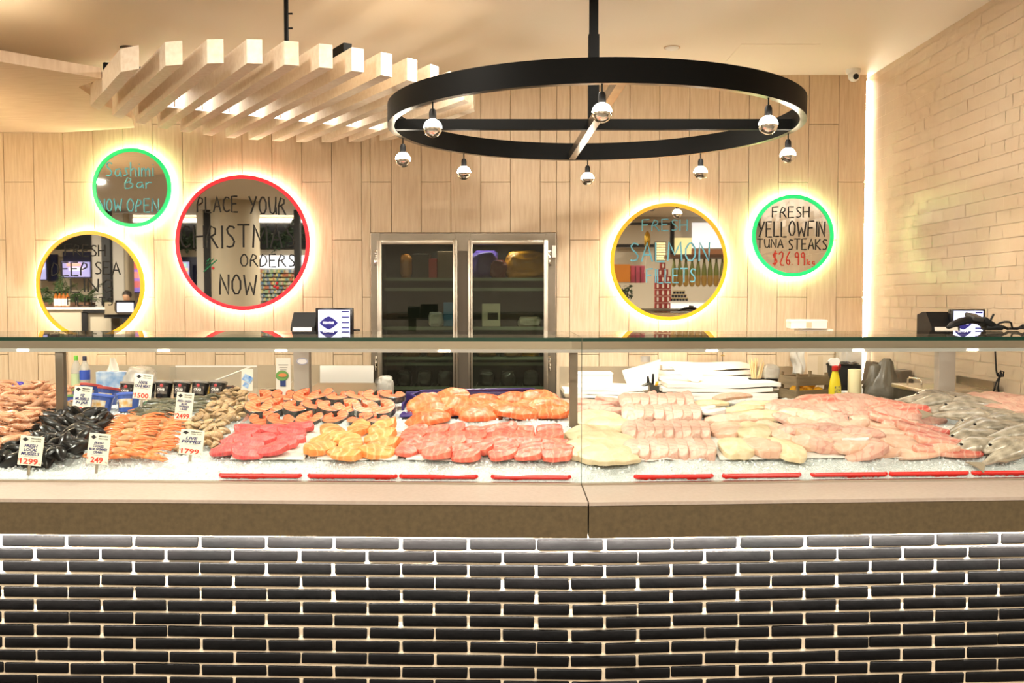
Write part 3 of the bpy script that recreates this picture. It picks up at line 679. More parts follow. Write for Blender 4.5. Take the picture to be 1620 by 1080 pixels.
# tills
m_scr = mat('till screen bezel', rgb(14,14,18), .25)
m_glow = lamp('white blue screen', rgb(196,208,255)[:3], 1.15); m_navy = mat('navy screen print', rgb(22,20,92), .4, emit=(rgb(30,26,120), .5))
m_glowtxt = lamp('white screen text', (.9,.92,1), 1.0)
def till(lab, x, zt, sx0, sx1, sy0, sy1, bx0, bx1, by0, Y=4.86, txt='WELCOME'):
    t = thing('till', lab, 'till', (x,Y,zt))
    a, b = P(bx0,528,Y), P(bx1,528,Y)
    gb_ = G(); w = b.x-a.x; zt_ = P(810,by0,Y).z; h = zt_-zt
    M = Matrix.Translation(((a.x+b.x)/2, Y, zt)) @ Euler((PI/2,0,PI/2)).to_matrix().to_4x4()
    gb_.prism([(-.09,0),(.09,0),(.09,h*.86),(.02,h),(-.015,h),(-.085,h*.34)], -w/2, w/2, M)
    bd = gb_.build('printer_body', m_bplast, t, smooth=35)
    zl = h*.30
    G().box(((a.x+b.x)/2, Y-.092, zt+zl*.75),(w*.8,.006,zl*.7),Euler((-.25,0,0))).build('paper_slip', m_paper, bd)
    c0, c1 = P(sx0,sy1,Y-.08), P(sx1,sy0,Y-.08); cx = (c0.x+c1.x)/2; cz = (c0.z+c1.z)/2; sw, sh = c1.x-c0.x, c1.z-c0.z
    sc = G().box((cx,Y-.06,cz),(sw,.035,sh),bevel=.005).build('screen', m_scr, t, smooth=35)
    G().box((cx,Y-.02,zt+.05),(.07,.05,.1)).box((cx+.02,Y,zt+.012),(sw*.95,.12,.024),bevel=.006).build('screen_foot', m_bplast, t)
    iw, ih = sw*.84, sh*.80; yf = Y-.0785; iz = cz+sh*.03
    disp = G().box((cx,yf,iz),(iw,.002,ih)).build('display', m_glow, sc)
    lx, lz = cx-iw*.17, iz-ih*.10
    q = []
    for k in range(48):
        an = 2*PI*k/48; cs, sn = math.cos(an), math.sin(an)
        rr = 1/((abs(cs)**1.25+abs(sn)**1.25)**(1/1.25)); q.append((lx+cs*rr*iw*.29, lz+sn*rr*ih*.31))
    gq = G(); f = gq.bm.faces.new([gq.bm.verts.new((u, yf-.0015, w_)) for u, w_ in q]); gq.build('logo_diamond', m_navy, sc)
    ftext('logo_text','FISH\u2022FAIR',Vector((lx,yf-.002,lz-ih*.05)),Vector((1,0,0)),Vector((0,0,1)),ih*.12,m_glowtxt,sc,w=iw*.36,bold=.01)
    ftext('greeting_text',txt,Vector((cx-iw*.2,yf-.0012,iz+ih*.31)),Vector((1,0,0)),Vector((0,0,1)),ih*.07,mat('pale blue print', rgb(130,150,200),.5),sc,w=iw*.42)
    gl = G()
    for k in range(4):
        zz = iz+ih*(.42-.25*k); gl.box((cx+iw*.36,yf-.001,zz),(iw*.24,.002,ih*.065))
    gl.build('price_rows', m_navy, sc)
    return t
till('black till with a lit screen standing left of the fridge above the salmon steaks',xs1,zt1,499,558,487,530,466,503,494)
till('black till with a lit screen on the stand beside the tiled wall',xs2,zt2,1504,1560,489,530,1462,1506,493)
# card terminal with handset and leads in front of the right till
c = P(1540,524,4.72)
et = thing('card_terminal','black card terminal lying on the glass in front of the right till','card terminal',(c.x,4.12,ZG))
Yt = 4.05+g(1.9)
def Q(px, py): return P(px, py, Yt)
G().tube([Vector((Q(x,0).x, Yt+.02*k, ZG+h)) for k,(x,h) in enumerate(((1511,.016),(1522,.03),(1540,.044),(1555,.05),(1568,.045),(1578,.036)))],[.012,.022,.03,.03,.028,.016],10,flat=.55).build('terminal_body', m_bplast, et, smooth=True)
G().box((Q(1563,0).x, Yt+.06, ZG+.062),(.055,.07,.02),Euler((.3,.12,.2)),bevel=.005).build('key_pad', mat('grey plastic', rgb(58,56,54),.4), et, smooth=35)
t = thing('cordless_scanner','black hand scanner with a stub aerial lying right of the card terminal','scanner',(Q(1590,0).x,Yt+.08,ZG))
G().box((Q(1584,0).x,Yt+.08,ZG+.035),(.075,.07,.03),Euler((0,.5,.3)),bevel=.008).box((Q(1596,0).x,Yt+.08,ZG+.014),(.08,.06,.024),bevel=.008).build('scanner_body', m_bplast, t, smooth=35)
G().tube([(Q(1592,0).x,Yt+.09,ZG+.03),(Q(1600,0).x,Yt+.09,ZG+.075)],.005,8).build('aerial', m_bplast, t, smooth=40)
pts = [(Q(1597,0).x+.012*k, Yt+.05+.02*math.sin(k*1.1), ZG+.012+.03*max(0,math.sin(k*.45))) for k in range(14)]
tag(G().tube(pts,.0045,8).build('cable', m_bplast, smooth=True),'black lead trailing across the glass top at the far right','cable')
tag(G().tube([(q[0]+.01,q[1]+.05,ZG+.008+.015*max(0,math.sin(i*.7))) for i,q in enumerate(pts)],.0065,8).build('cable', m_bplast, smooth=True),'thicker black cord lying behind the lead on the glass top','cable')
# ================================================================== rear benches
BZ = .74; BY0 = 6.72; BY1 = WALL-.01
def bench(lab, x0, x1, sp_py, BY0=BY0):
    t = thing('steel_bench', lab, 'bench', ((x0+x1)/2,(BY0+BY1)/2,0))
    G().box(((x0+x1)/2,(BY0+BY1)/2,BZ-.02),(x1-x0,BY1-BY0,.04),bevel=.004).build('bench_top', m_steel, t, smooth=35)
    zs = P(810,sp_py,WALL).z
    G().box(((x0+x1)/2,WALL-.018,(BZ+zs)/2),(x1-x0,.014,zs-BZ)).build('splashback', mat('satin splashback', rgb(206,192,168),.34,metal=.85), t)
    for xx in (x0+.06, x1-.06):
        for yy in (BY0+.06, BY1-.09): G().tube([(xx,yy,0),(xx,yy,BZ-.04)],.02,10).build('leg', m_steel, t, smooth=40)
    G().box(((x0+x1)/2,(BY0+BY1)/2,.2),(x1-x0-.1,BY1-BY0-.15,.02)).build('lower_shelf', m_steel, t)
    return t
bench('steel work bench with splashback along the oak wall left of the fridge',P(104,600,7.2).x,FX0-.03,577)
bench('steel work bench with splashback along the oak wall right of the fridge',FX1+.03,2.83,579,6.30)
# ================================================================== the mall walk opposite, seen in the round mirrors
LB = 19.9
def mbox(gq, px0, px1, py0, py1, L, d=.1, mi=0):
    a, b = MP(px0,py1,L), MP(px1,py0,L)
    return gq.box(((a.x+b.x)/2,a.y-d/2,(a.z+b.z)/2),(abs(b.x-a.x),d,b.z-a.z),mi=mi)
def mthing(name, lab, cat, px, py, L, **k):
    p = MP(px,py,L); return thing(name, lab, cat, (p.x,p.y,max(p.z,0)), **k)
m_dark = mat('dark shop recess', rgb(22,22,24), .6); m_lit = lamp('shop header glow', rgb(226,232,250)[:3], 1.6); m_navyp = mat('navy shop panel', rgb(20,24,60), .4)
m_greyp = mat('grey beige shop panel', rgb(170,156,132), .6); m_greyl = mat('pale shop column', rgb(206,200,190), .6)
t = mthing('shop_fascia','long shop fascia with a strip light and dark slot above the opposite shops','fascia',200,475,20.25)
gq = G(); mbox(gq,-40,560,352,394,20.25,.06); gq.build('dark_slot', m_dark, t)
gq = G(); mbox(gq,-40,560,346,351,20.1,.08); gq.build('strip_light', lamp('cove strip', (1,.94,.84), 5), t)
gq = G(); mbox(gq,-40,560,395,406,20.15,.1); gq.build('lower_band', m_greyp, t)
# garland
gl = G(); rr = random.Random(9)
for k in range(1500):
    px = rr.uniform(270,500); py = 372+12*math.sin(px*.09)+rr.gauss(0,7)
    c = MP(px,py,19.95+rr.uniform(-.12,.12)); M = Euler((rr.uniform(0,6),rr.uniform(0,6),rr.uniform(0,6))).to_matrix()
    gl.quad([c+M@Vector(q) for q in ((-.05,0,0),(0,-.02,0),(.05,0,0),(0,.02,0))])
o = gl.build('garland_foliage', mat('dark green garland', rgb(40,62,34), .6)); tag(o,'dark green garland hanging in the shop fascia slot, reflected in the red mirror','garland',kind='stuff')
def rectlamp(px0,px1,py0,py1,L):
    pass
# red mirror: round perforated column, posts and shelves
cm = MP(374,475,17.2); m_perf = mat('perforated column cladding', rgb(178,166,142), .55, bump=(60,.2))
t = thing('round_column','round column clad in perforated beige sheet reflected in the red mirror','column',(cm.x,cm.y,0))
r = 37*17.2/FPX
gq = G().lathe([(0,0),(r,0),(r,3.26),(0,3.26)],48,c=(cm.x,cm.y,0)); gq.build('cladding', m_perf, t, smooth=40)
G().lathe([(r+.01,0),(r+.02,0),(r+.02,.15),(r+.01,.15)],48,c=(cm.x,cm.y,0)).build('base_ring', m_steel, t, smooth=40)
for px0,px1,m,lab in ((314,325,m_greyl,'slim white post left of the round column in the red mirror'),(326,336,m_dark,'slim black post beside the round column in the red mirror'),(467,477,m_dark,'black post at the right edge of the red mirror'),(164,178,m_dark,'black post in front of the white column in the left yellow mirror')):
    a, b = MP(px0,475,18.2), MP(px1,475,18.2); o = G().box(((a.x+b.x)/2,a.y,1.6),(b.x-a.x,.12,3.2),bevel=.006).build('mall_post', m); tag(o, lab, 'post')
a, b = MP(143,475,18.8), MP(194,475,18.8); o = G().box(((a.x+b.x)/2,a.y-.36,1.6),(b.x-a.x,.5,3.2),bevel=.01).build('square_column', m_greyl); tag(o,'wide white square column reflected in the left yellow mirror','column')
a, b = MP(198,475,18.85), MP(207,475,18.85); o = G().box(((a.x+b.x)/2,a.y-.1,1.6),(b.x-a.x,.2,3.2),bevel=.006).build('mall_post', m_greyp); tag(o,'beige post right of the white square column in the left yellow mirror','post')
def screen(lab, px0, px1, py0, py1, L, cols, seed):
    t = mthing('advertising_screen', lab, 'screen', (px0+px1)/2, py1, L); rq = random.Random(seed)
    gq = G(); mbox(gq,px0-1.5,px1+1.5,py0-1.5,py1+1.5,L+.05,.06); gq.build('screen_housing', m_dark, t)
    gq = G(); mbox(gq,px0,px1,py0,py1,L-.02,.02); gq.build('display', lamp('screen base', cols[0][:3], 1.0), t)
    for k,cc in enumerate(cols[1:]):
        gq = G(); x = px0+(px1-px0)*(.1+.3*rq.random()); y = py0+(py1-py0)*(.1+.28*k); mbox(gq,x,x+(px1-px0)*.5,y,y+(py1-py0)*.2,L-.05,.01); gq.build('picture_block', lamp('screen block', cc[:3], 1.0), t)
screen('blue advertising screen at the left edge of the red mirror reflection',287,299,414,440,19.6,[rgb(20,50,170),rgb(80,200,160),rgb(230,180,60)],1)
screen('blue and white screen at the left edge of the left yellow mirror',58,72,404,442,19.6,[rgb(40,70,190),rgb(220,225,240),rgb(200,210,240)],2)
screen('wide blue and red screen behind the palms in the left yellow mirror',98,142,414,438,19.6,[rgb(40,50,190),rgb(230,120,70),rgb(230,210,220)],3)
screen('red and blue shop sign at the right of the left yellow mirror',206,228,410,462,19.7,[rgb(60,60,180),rgb(214,70,50),rgb(220,120,110),rgb(200,60,60)],4)
for px0,px1,py0,py1,lab in ((285,313,406,480,'navy shop panel left of the posts in the red mirror'),(76,90,402,445,'navy shop panel between two screens in the left yellow mirror'),(100,143,398,413,'navy sign board above the wide screen in the left yellow mirror')):
    gq = G(); mbox(gq,px0,px1,py0,py1,20.0,.06); o = gq.build('signboard', m_navyp); tag(o, lab, 'sign')
t = mthing('shop_shelving','bright shop shelving full of small goods reflected at the right of the red mirror','shelving',445,500,19.6)
gq = G(); mbox(gq,411,500,404,424,19.7,.08); gq.build('lit_header', m_lit, t)
gq = G(); mbox(gq,411,500,424,520,19.9,.05); gq.build('back_panel', mat('pale shelf back', rgb(196,192,180), .6), t)
gs = [G() for _ in range(5)]; rr = random.Random(5)
for row in range(8):
    y = 431+6.4*row; gq = G(); mbox(gq,411,500,y,y+.9,19.75,.3); gq.build('shelf_board', m_white, t)
    x = 412
    while x < 498:
        w = rr.uniform(1.2,2.8); mbox(gs[rr.randrange(5)],x,x+w,y-rr.uniform(3,5),y,19.7,.2); x += w+.3
for gq,cc in zip(gs,((214,206,190),(160,190,150),(196,120,90),(110,140,170),(226,210,140))):
    o = gq.build('shop_goods', mat('shop goods', rgb(*cc), .5), t); o['kind'] = 'stuff'
# left yellow mirror: counter, palms, bottles, person, till
t = mthing('cafe_counter','white cafe counter reflected in the lower part of the left yellow mirror','counter',130,600,17.6)
gq = G(); mbox(gq,40,176,489,600,17.4,.3); gq.build('counter_body', mat('white counter panel', rgb(200,190,170), .5), t)
gq = G(); mbox(gq,38,178,486,489.5,17.36,.36); gq.build('counter_top', m_white, t)
gq = G(); mbox(gq,131,138,494,600,17.35,.04); mbox(gq,131,170,490.5,495,17.35,.04); gq.build('panel_frame', m_dark, t)
t = mthing('planter','long brown planter box on the cafe counter in the left yellow mirror','planter',105,486,17.75)
gq = G(); mbox(gq,44,140,478,486,17.7,.3); gq.build('planter_box', mat('brown planter', rgb(84,56,38), .6), t)
rr = random.Random(12)
for pi,(px,lab) in enumerate(((66,'palm plant at the left end of the brown planter'),(90,'palm plant in the middle of the brown planter'),(112,'palm plant second from the right in the brown planter'),(134,'palm plant at the right end of the brown planter'))):
    b = MP(px,479,17.85); t = thing('potted_palm', lab, 'plant', b, group='palms in the brown planter'); gf = G(); gst = G()
    for k in range(14):
        an = rr.uniform(0,2*PI); ln = rr.uniform(.35,.62); up = rr.uniform(.25,.75)
        pts = [b+Vector((math.cos(an)*ln*u*.8, math.sin(an)*ln*u*.35, up*u*1.1-.45*u*u*(1-up*.6))) for u in (0,.25,.5,.75,1)]
        gst.tube(pts,.005,4)
        for j in range(1,16):
            u = j/16; i = min(int(u*4),3); f = u*4-i; c = pts[i]*(1-f)+pts[i+1]*f
            for s in (-1,1):
                dr = Vector((-math.sin(an)*s*.11*(1.2-u), .05*s, -.05+.04*rr.random())); gf.quad([c, c+dr*.5+Vector((0,0,.012)), c+dr, c+dr*.5-Vector((0,0,.012))])
    gf.build('fronds', mat('palm green', rgb(44,70,32), .5), t); gst.build('stems', mat('palm stem', rgb(70,84,40), .6), t)
for k in range(4):
    px = 89+6.2*k; b = MP(px,485,17.45); t = thing('amber_bottle','amber sauce bottle with a cream label, %s of four on the cafe counter' % ORD[k],'bottle',b,group='amber bottles on the cafe counter')
    G().lathe([(0,0),(.033,0),(.035,.01),(.035,.19),(.014,.235),(.014,.25),(0,.25)],14).build('bottle_body', mat('amber glass', rgb(150,84,26), .15) if k == 0 else bpy.data.materials['amber glass'], t, smooth=40, local=True)
    G().lathe([(.0355,.02),(.036,.02),(.036,.15),(.0355,.15)],14).build('label', m_paper, t, smooth=40, local=True)
    G().lathe([(0,.25),(.018,.25),(.018,.29),(0,.29)],12).build('cap', m_bplast, t, smooth=40, local=True)
t = mthing('service_till','dark service till with a bright screen reflected at the right of the left yellow mirror','till',190,505,17.0)
gq = G(); mbox(gq,165,211,497,503,16.8,.3); gq.build('tray', m_dark, t)
gq = G(); mbox(gq,166,209,492,497,16.78,.02); gq.build('keypad', m_greyp, t)
gq = G(); mbox(gq,183,213,475,494,16.75,.04); gq.build('screen', m_scr, t)
gq = G(); mbox(gq,185.5,211,479,493.5,16.7,.01); gq.build('display', lamp('till display', rgb(206,214,255)[:3], 1.1), t)
gq = G(); mbox(gq,166,181,478,492,16.85,.1); gq.build('printer', m_greyp, t)
gq = G(); mbox(gq,178,190,503,620,17.0,.1); gq.build('stand', m_steeld, t)
# a customer far off, head and shoulders over the counter
b = MP(201,475,18.23); px0 = b.x; yb = b.y
def skin_body(name, joints, edges, m, parent=None, sub=2):
    me = bpy.data.meshes.new(name); me.from_pydata([j[0] for j in joints], edges, []); me.materials.append(m)
    o = link(name, me, parent); sk = o.modifiers.new('skin','SKIN'); sk.use_smooth_shade = True
    for v, j in zip(me.skin_vertices[0].data, joints): v.radius = (j[1], j[1]*(j[2] if len(j) > 2 else 1)); v.use_root = False
    me.skin_vertices[0].data[0].use_root = True
    s2 = o.modifiers.new('sub','SUBSURF'); s2.levels = sub; s2.render_levels = sub
    return o
V = lambda x,y,z: (px0+x, yb+y, z)
pt = thing('person','dark haired person in a dark top sitting beyond the cafe counter','person',(px0,yb,0))
J = [(V(0,0,.86),.13,.8),(V(0,0,1.05),.125,.75),(V(0,0,1.26),.14,.7),(V(0,0,1.37),.055),(V(0,.01,1.44),.05),(V(0,.02,1.52),.078),(V(0,.02,1.60),.07),
     (V(.17,0,1.29),.055),(V(.21,.06,1.05),.042),(V(.14,.28,.98),.032),(V(-.17,0,1.29),.055),(V(-.21,.06,1.05),.042),(V(-.14,.28,.98),.032),
     (V(.10,.05,.82),.085),(V(.12,.42,.80),.065),(V(.12,.44,.42),.05),(V(.12,.46,.07),.04),(V(.12,.60,.04),.035),(V(-.10,.05,.82),.085),(V(-.12,.42,.80),.065),(V(-.12,.44,.42),.05),(V(-.12,.46,.07),.04),(V(-.12,.60,.04),.035)]
E = [(0,1),(1,2),(2,3),(3,4),(4,5),(5,6),(2,7),(7,8),(8,9),(2,10),(10,11),(11,12),(0,13),(13,14),(14,15),(15,16),(16,17),(0,18),(18,19),(19,20),(20,21),(21,22)]
skin_body('body', J, E, mat('skin tone', rgb(206,160,128), .5), pt)
G().sphere(V(0,-.012,1.565),.092,16,10,(.95,1,.95)).build('hair', mat('dark hair', rgb(44,32,26), .6), pt, smooth=True)
gq = G(); gq.lathe([(.17,.80),(.165,1.0),(.185,1.22),(.13,1.34),(.07,1.37)],24,c=(px0,yb,0),sy=.72); gq.build('top', mat('dark shirt', rgb(50,46,48), .7), pt, smooth=True)
o = G().box((px0,yb-.02,.60),(.42,.42,.05),bevel=.01).box((px0,yb-.02,.30),(.06,.06,.6)).box((px0,yb-.02,.02),(.4,.4,.04)).build('stool', m_dark); tag(o,'dark stool under the sitting person','stool')
# right yellow mirror: deli opposite
LD = 17.0
t = mthing('deli_counter','glass deli counter with a lit front reflected low in the right yellow mirror','counter',1070,560,LD)
gq = G(); mbox(gq,1000,1140,491,600,LD,.7); gq.build('counter_body', mat('timber counter front', rgb(150,118,80), .5), t)
gq = G(); mbox(gq,998,1142,488,491.5,LD-.05,.8); gq.build('counter_top', m_steel, t)
gq = G(); mbox(gq,1062,1135,479,488,LD+.1,.5); gq.build('glass_front', lamp('lit deli glass', (1,.93,.82), .9), t)
gq = G(); mbox(gq,1060,1137,476.5,479,LD+.05,.55); gq.build('case_top', m_white, t)
t = mthing('deli_canopy','timber canopy board over the hanging hams in the right yellow mirror','canopy',1100,405,LD+.4)
gq = G(); mbox(gq,1060,1160,402,407,LD+.3,.7); gq.build('beam', mat('dark timber', rgb(110,78,56), .5), t)
gq = G(); mbox(gq,1094,1160,394,402,LD+.35,.6); gq.build('timber_edge', mat('mid timber', rgb(176,126,92), .5), t)
gq = G(); mbox(gq,1066,1094,376,403,LD+.38,.05); gq.build('lit_sign', lamp('yellow sign', rgb(224,204,120)[:3], .9), t)
gq = G(); mbox(gq,1061,1067,350,402,LD+.3,.12); gq.build('post', m_dark, t)
ham = None
for k in range(9):
    px = 1066+9.6*k; p = MP(px,409,LD+.6); lab = 'green topped hanging ham, %s from the left in the right yellow mirror' % ORD[k]; H = 44*17.6/FPX
    if ham is None:
        ham = thing('hanging_ham', lab, 'ham', p, group='hams hanging over the deli')
        G().lathe([(0,0),(.018,0),(.024,-H*.15),(.048,-H*.4),(.052,-H*.55),(.05,-H*.6)],14).build('wrapped_top', mat('olive wrap', rgb(128,134,58), .4), ham, smooth=True, local=True)
        G().lathe([(.05,-H*.6),(.056,-H*.75),(.05,-H*.92),(.02,-H),(0,-H)],14).build('ham_end', mat('ham', rgb(176,140,70), .45), ham, smooth=True, local=True)
    else: dup(ham, p, label=lab)
box = None; w = 9.2*LD/FPX
for row,n in enumerate((3,3,3,3,3,2,1)):
    for k in range(n):
        p = MP(1048+(k-(n-1)/2)*8.4, 489-10.6*row, LD+.25); lab = 'red gift box, %s in the %s layer from the counter of the tall stack' % (ORD[k], ORD[row])
        if box is None:
            box = thing('gift_box', lab, 'box', p, group='stacked red gift boxes')
            G().box((0,0,.058),(w*.9,.1,.116),bevel=.003).build('box_body', mat('red gift board', rgb(150,40,36), .45), box, local=True)
            G().box((0,.052,.058),(w*.3,.004,.07)).build('cream_label', m_paper, box, local=True)
        else: dup(box, p, label=lab)
jar = None
for row,n in enumerate((6,5,4)):
    for k in range(n):
        p = MP(1074+(k-(n-1)/2)*4.8, 476-5.6*row, LD+.3); lab = 'dark lidded jar, %s from the left in the %s row of the jar pyramid' % (ORD[k], ('lowest','middle','top')[row])
        if jar is None:
            jar = thing('preserve_jar', lab, 'jar', p, group='pyramid of dark jars')
            G().lathe([(0,0),(.024,0),(.025,.045),(0,.045)],12).build('jar_body', mat('dark jar', rgb(30,32,50), .2), jar, smooth=40, local=True)
            G().lathe([(0,.045),(.026,.045),(.026,.06),(0,.06)],12).build('lid', mat('gold lid', rgb(190,170,110), .3, metal=.6), jar, smooth=40, local=True)
        else: dup(jar, p, label=lab)
gq = G(); mbox(gq,968,997,418,446,LD+.6,.4); o = gq.build('produce_box', mat('orange board', rgb(226,140,40), .5)); tag(o,'large orange box at the left edge of the right yellow mirror','box')
t = mthing('flower_vase','glass vase of leafy stems on the counter in the right yellow mirror','vase',990,478,LD)
p = MP(990,489,LD+.2); G().lathe([(0,0),(.05,0),(.06,.2),(.054,.2),(.046,.01),(0,.01)],16,c=p).build('vase_body', m_acrylic, t, smooth=40)
gq = G(); rr = random.Random(3)
for k in range(60):
    c = p+Vector((rr.gauss(0,.08),rr.gauss(0,.06),.3+rr.gauss(0,.07))); M = Euler((rr.uniform(0,6),rr.uniform(0,6),rr.uniform(0,6))).to_matrix(); gq.quad([c+M@Vector(q) for q in ((-.05,0,0),(0,-.02,0),(.05,0,0),(0,.02,0))])
for k in range(6): gq.tube([p+Vector((0,0,.02)), p+Vector((rr.gauss(0,.06),rr.gauss(0,.04),.32))],.004,4)
gq.build('leaves', mat('dark leaf', rgb(40,58,30), .5), t)
t = mthing('foil_balloon','gold foil balloon floating over the deli in the right yellow mirror','balloon',1024,380,LD)
p = MP(1024,380,LD+.3); G().sphere(p,.1,16,12,(.6,.4,1.7)).build('balloon_body', mat('gold foil', rgb(210,170,70), .15, metal=.8), t, smooth=True)
G().tube([p-Vector((0,0,.17)),p-Vector((.05,0,.6))],.003,5).build('ribbon', m_white, t)
gq = G(); mbox(gq,985,1064,352,355.5,LD+.8,.08); o = gq.build('track_rail', m_dark); tag(o,'black lighting track across the top of the right yellow mirror','track')
gq = G(); mbox(gq,966,1040,386,391,20.0,.08); o = gq.build('shop_beam', m_dark); tag(o,'dark shop beam behind the balloon in the right yellow mirror','beam')
gq = G(); mbox(gq,1095,1165,352,392,19.8,.06); o = gq.build('lit_wall_panel', lamp('cool lit panel', rgb(214,220,232)[:3], .8)); tag(o,'cool white lit panel at the upper right of the right yellow mirror','panel')
for k,px in enumerate((998,1006,1014)):
    gq = G(); mbox(gq,px,px+6.5,420,447,LD+.7,.2); o = gq.build('hanging_pack', mat('pink pack', rgb(196,86,110), .4) if k == 0 else bpy.data.materials['pink pack']); tag(o,'pink hanging pack beside the orange box, %s from the left' % ORD[k],'pack','pink hanging packs')
t = mthing('wall_of_jars','backlit yellow jar shelf behind the red boxes in the right yellow mirror','shelf',1042,405,19.5)
gq = G(); mbox(gq,1036,1054,382,412,19.5,.1); gq.build('shelf_back', mat('dark shelf', rgb(70,56,36), .5), t)
gq = G()
for i in range(5):
    for j in range(7): mbox(gq,1037.2+3.3*i,1039.6+3.3*i,383.5+4.1*j,386.3+4.1*j,19.36,.06)
gq.build('jar_rows', lamp('gold lit jars', rgb(226,196,100)[:3], .9), t)
# ================================================================== things on the rear benches
YB = 7.05
def Pb(px, Y=YB): return P(px,600,Y).x
def hz(py, Y=YB): return P(810,py,Y).z
def bottle(lab, px, py_top, capm, labm, Y=YB, r=.037, band=(.08,.17)):
    x = Pb(px,Y); h = hz(py_top,Y)-BZ
    t = thing('water_bottle', lab, 'bottle', (x,Y,BZ), group='water bottles')
    m = mat('clear bottle plastic', rgb(214,214,206), .08, spec=.8, alpha=.55)
    G().lathe([(0,.002),(r*.9,0),(r,.01),(r,h*.62),(r*.8,h*.75),(r*.36,h*.87),(r*.36,h*.9),(0,h*.9)],20).build('bottle_body', m, t, smooth=40, local=True)
    G().lathe([(0,h*.88),(r*.42,h*.88),(r*.42,h*.985),(r*.36,h),(0,h)],16).build('cap', capm, t, smooth=40, local=True)
    G().lathe([(r*1.01,h*band[0]*3),(r*1.02,h*band[0]*3),(r*1.02,h*band[1]*3.2),(r*1.01,h*band[1]*3.2)],20).build('label', labm, t, smooth=40, local=True)
bottle('clear bottle with a green cap behind the seafood tubs',121,562,mat('green cap', rgb(110,200,60),.4),mat('green white label', rgb(200,216,170),.5))
bottle('clear bottle with a dark cap and blue label behind the seafood tubs',134.5,563,mat('navy cap', rgb(24,26,60),.4),mat('blue label', rgb(50,84,190),.5),band=(.13,.20))
t = thing('tissue_box','blue patterned tissue box on the left bench with a tissue pulled up','tissue box',(Pb(180),YB,BZ))
h = hz(587)-BZ
G().box((0,0,h/2),(.22,.12,h),bevel=.004).build('box_body', mat('blue sky print', rgb(120,160,210),.5,n=(14,rgb(200,216,232),2)), t, local=True)
G().grid(8,8,lambda u,v: Vector((-.055+.09*u*(1-.55*v)+.03*v, .02*math.sin(u*7+v*3), h+(hz(566)-BZ-h)*v))).build('tissue', m_paper, t, smooth=True, local=True)
bag('wrapped_bowl','clear domed plastic bag bundle right of the tissue box',(Pb(223),YB,BZ),(.22,.2,hz(576)-BZ),m_pbag,cat='bag',seed=12)
# acrylic document rack and brochures
t = thing('brochure_rack','clear acrylic brochure rack on the left bench behind the clams','rack',(Pb(335),YB,BZ))
xa, xb, za = Pb(274), Pb(404), hz(580)
gq = G()
gq.box(((xa+xb)/2,YB+.06,(BZ+za)/2),(xb-xa,.006,za-BZ)).box((xa,YB,(BZ+za)/2),(.006,.12,za-BZ))
gq.build('clear_panel', m_acrylic, t)
G().box(((xa+xb)/2,YB+.055,za),(xb-xa,.01,.012)).build('top_rim', m_white, t)
G().tube([(xb-.02,YB-.06,za+.002),((xa+xb)/2,YB-.12,BZ+.10)],.006,6).build('front_rim', m_white, t)
t = thing('brochure','white and blue brochure standing at the right end of the clear rack','brochure',(Pb(397),YB-.1,BZ))
G().box((Pb(397),YB-.1,(BZ+hz(582))/2+.02),(.085,.006,hz(582)-BZ-.04),Euler((-.1,0,0))).build('cover', m_paper, t)
G().box((Pb(398),YB-.106,BZ+.13),(.07,.004,.05),Euler((-.1,.5,0))).box((Pb(398),YB-.106,BZ+.075),(.07,.004,.035),Euler((-.1,.5,0))).build('blue_print', mat('blue photo print', rgb(70,130,210),.4,n=(30,rgb(190,220,245),2)), t)
t = thing('recipe_card','upright recipe card showing a green plate of salmon, left of the grey till stand','card',(Pb(449,6.4),6.4,BZ))
Y = 6.74; xa, xb, za = Pb(437,Y), Pb(460,Y), hz(566,Y)
G().box(((xa+xb)/2,Y,(BZ+za)/2),(xb-xa,.006,za-BZ)).build('card', m_paper, t)
zc = P(449,594,Y).z
G().lathe([(0,.006),(.044,.006),(.047,.003)],24,M=Matrix.Translation((xa+.045,Y-.004,zc))@Euler((PI/2,0,0)).to_matrix().to_4x4(),sy=.8).build('plate_print', mat('green plate print', rgb(110,160,84),.5), t)
G().lathe([(0,.010),(.03,.010),(.03,.006)],20,M=Matrix.Translation((xa+.05,Y-.005,zc+.005))@Euler((PI/2,0,0)).to_matrix().to_4x4(),sy=.45).build('salmon_print', mat('salmon print', rgb(226,140,80),.5), t)
G().box((xa+.05,Y-.006,P(449,606,Y).z),(.04,.004,.045)).build('logo_patch', mat('navy print', rgb(40,60,120),.5), t)
gt_ = G()
for k in range(3): gt_.box(((xa+xb)/2,Y-.004,za-.05-.018*k),(.07-.012*k,.002,.005))
gt_.build('text_lines', mat('grey print', rgb(150,140,130),.5), t)
t = thing('paper_stack','crumpled white sheets on the left bench beside the grey till stand','paper stack',(Pb(450),YB-.25,BZ))
G().grid(10,6,lambda u,v: Vector((Pb(428)+.21*u, YB-.3+.25*v, BZ+.05+.06*u*u+.012*math.sin(5*u+4*v)))).build('sheet', m_paper, t, smooth=True)
G().box((Pb(452),YB-.2,BZ+.025),(.18,.22,.05)).build('sheet_pile', m_card, t)
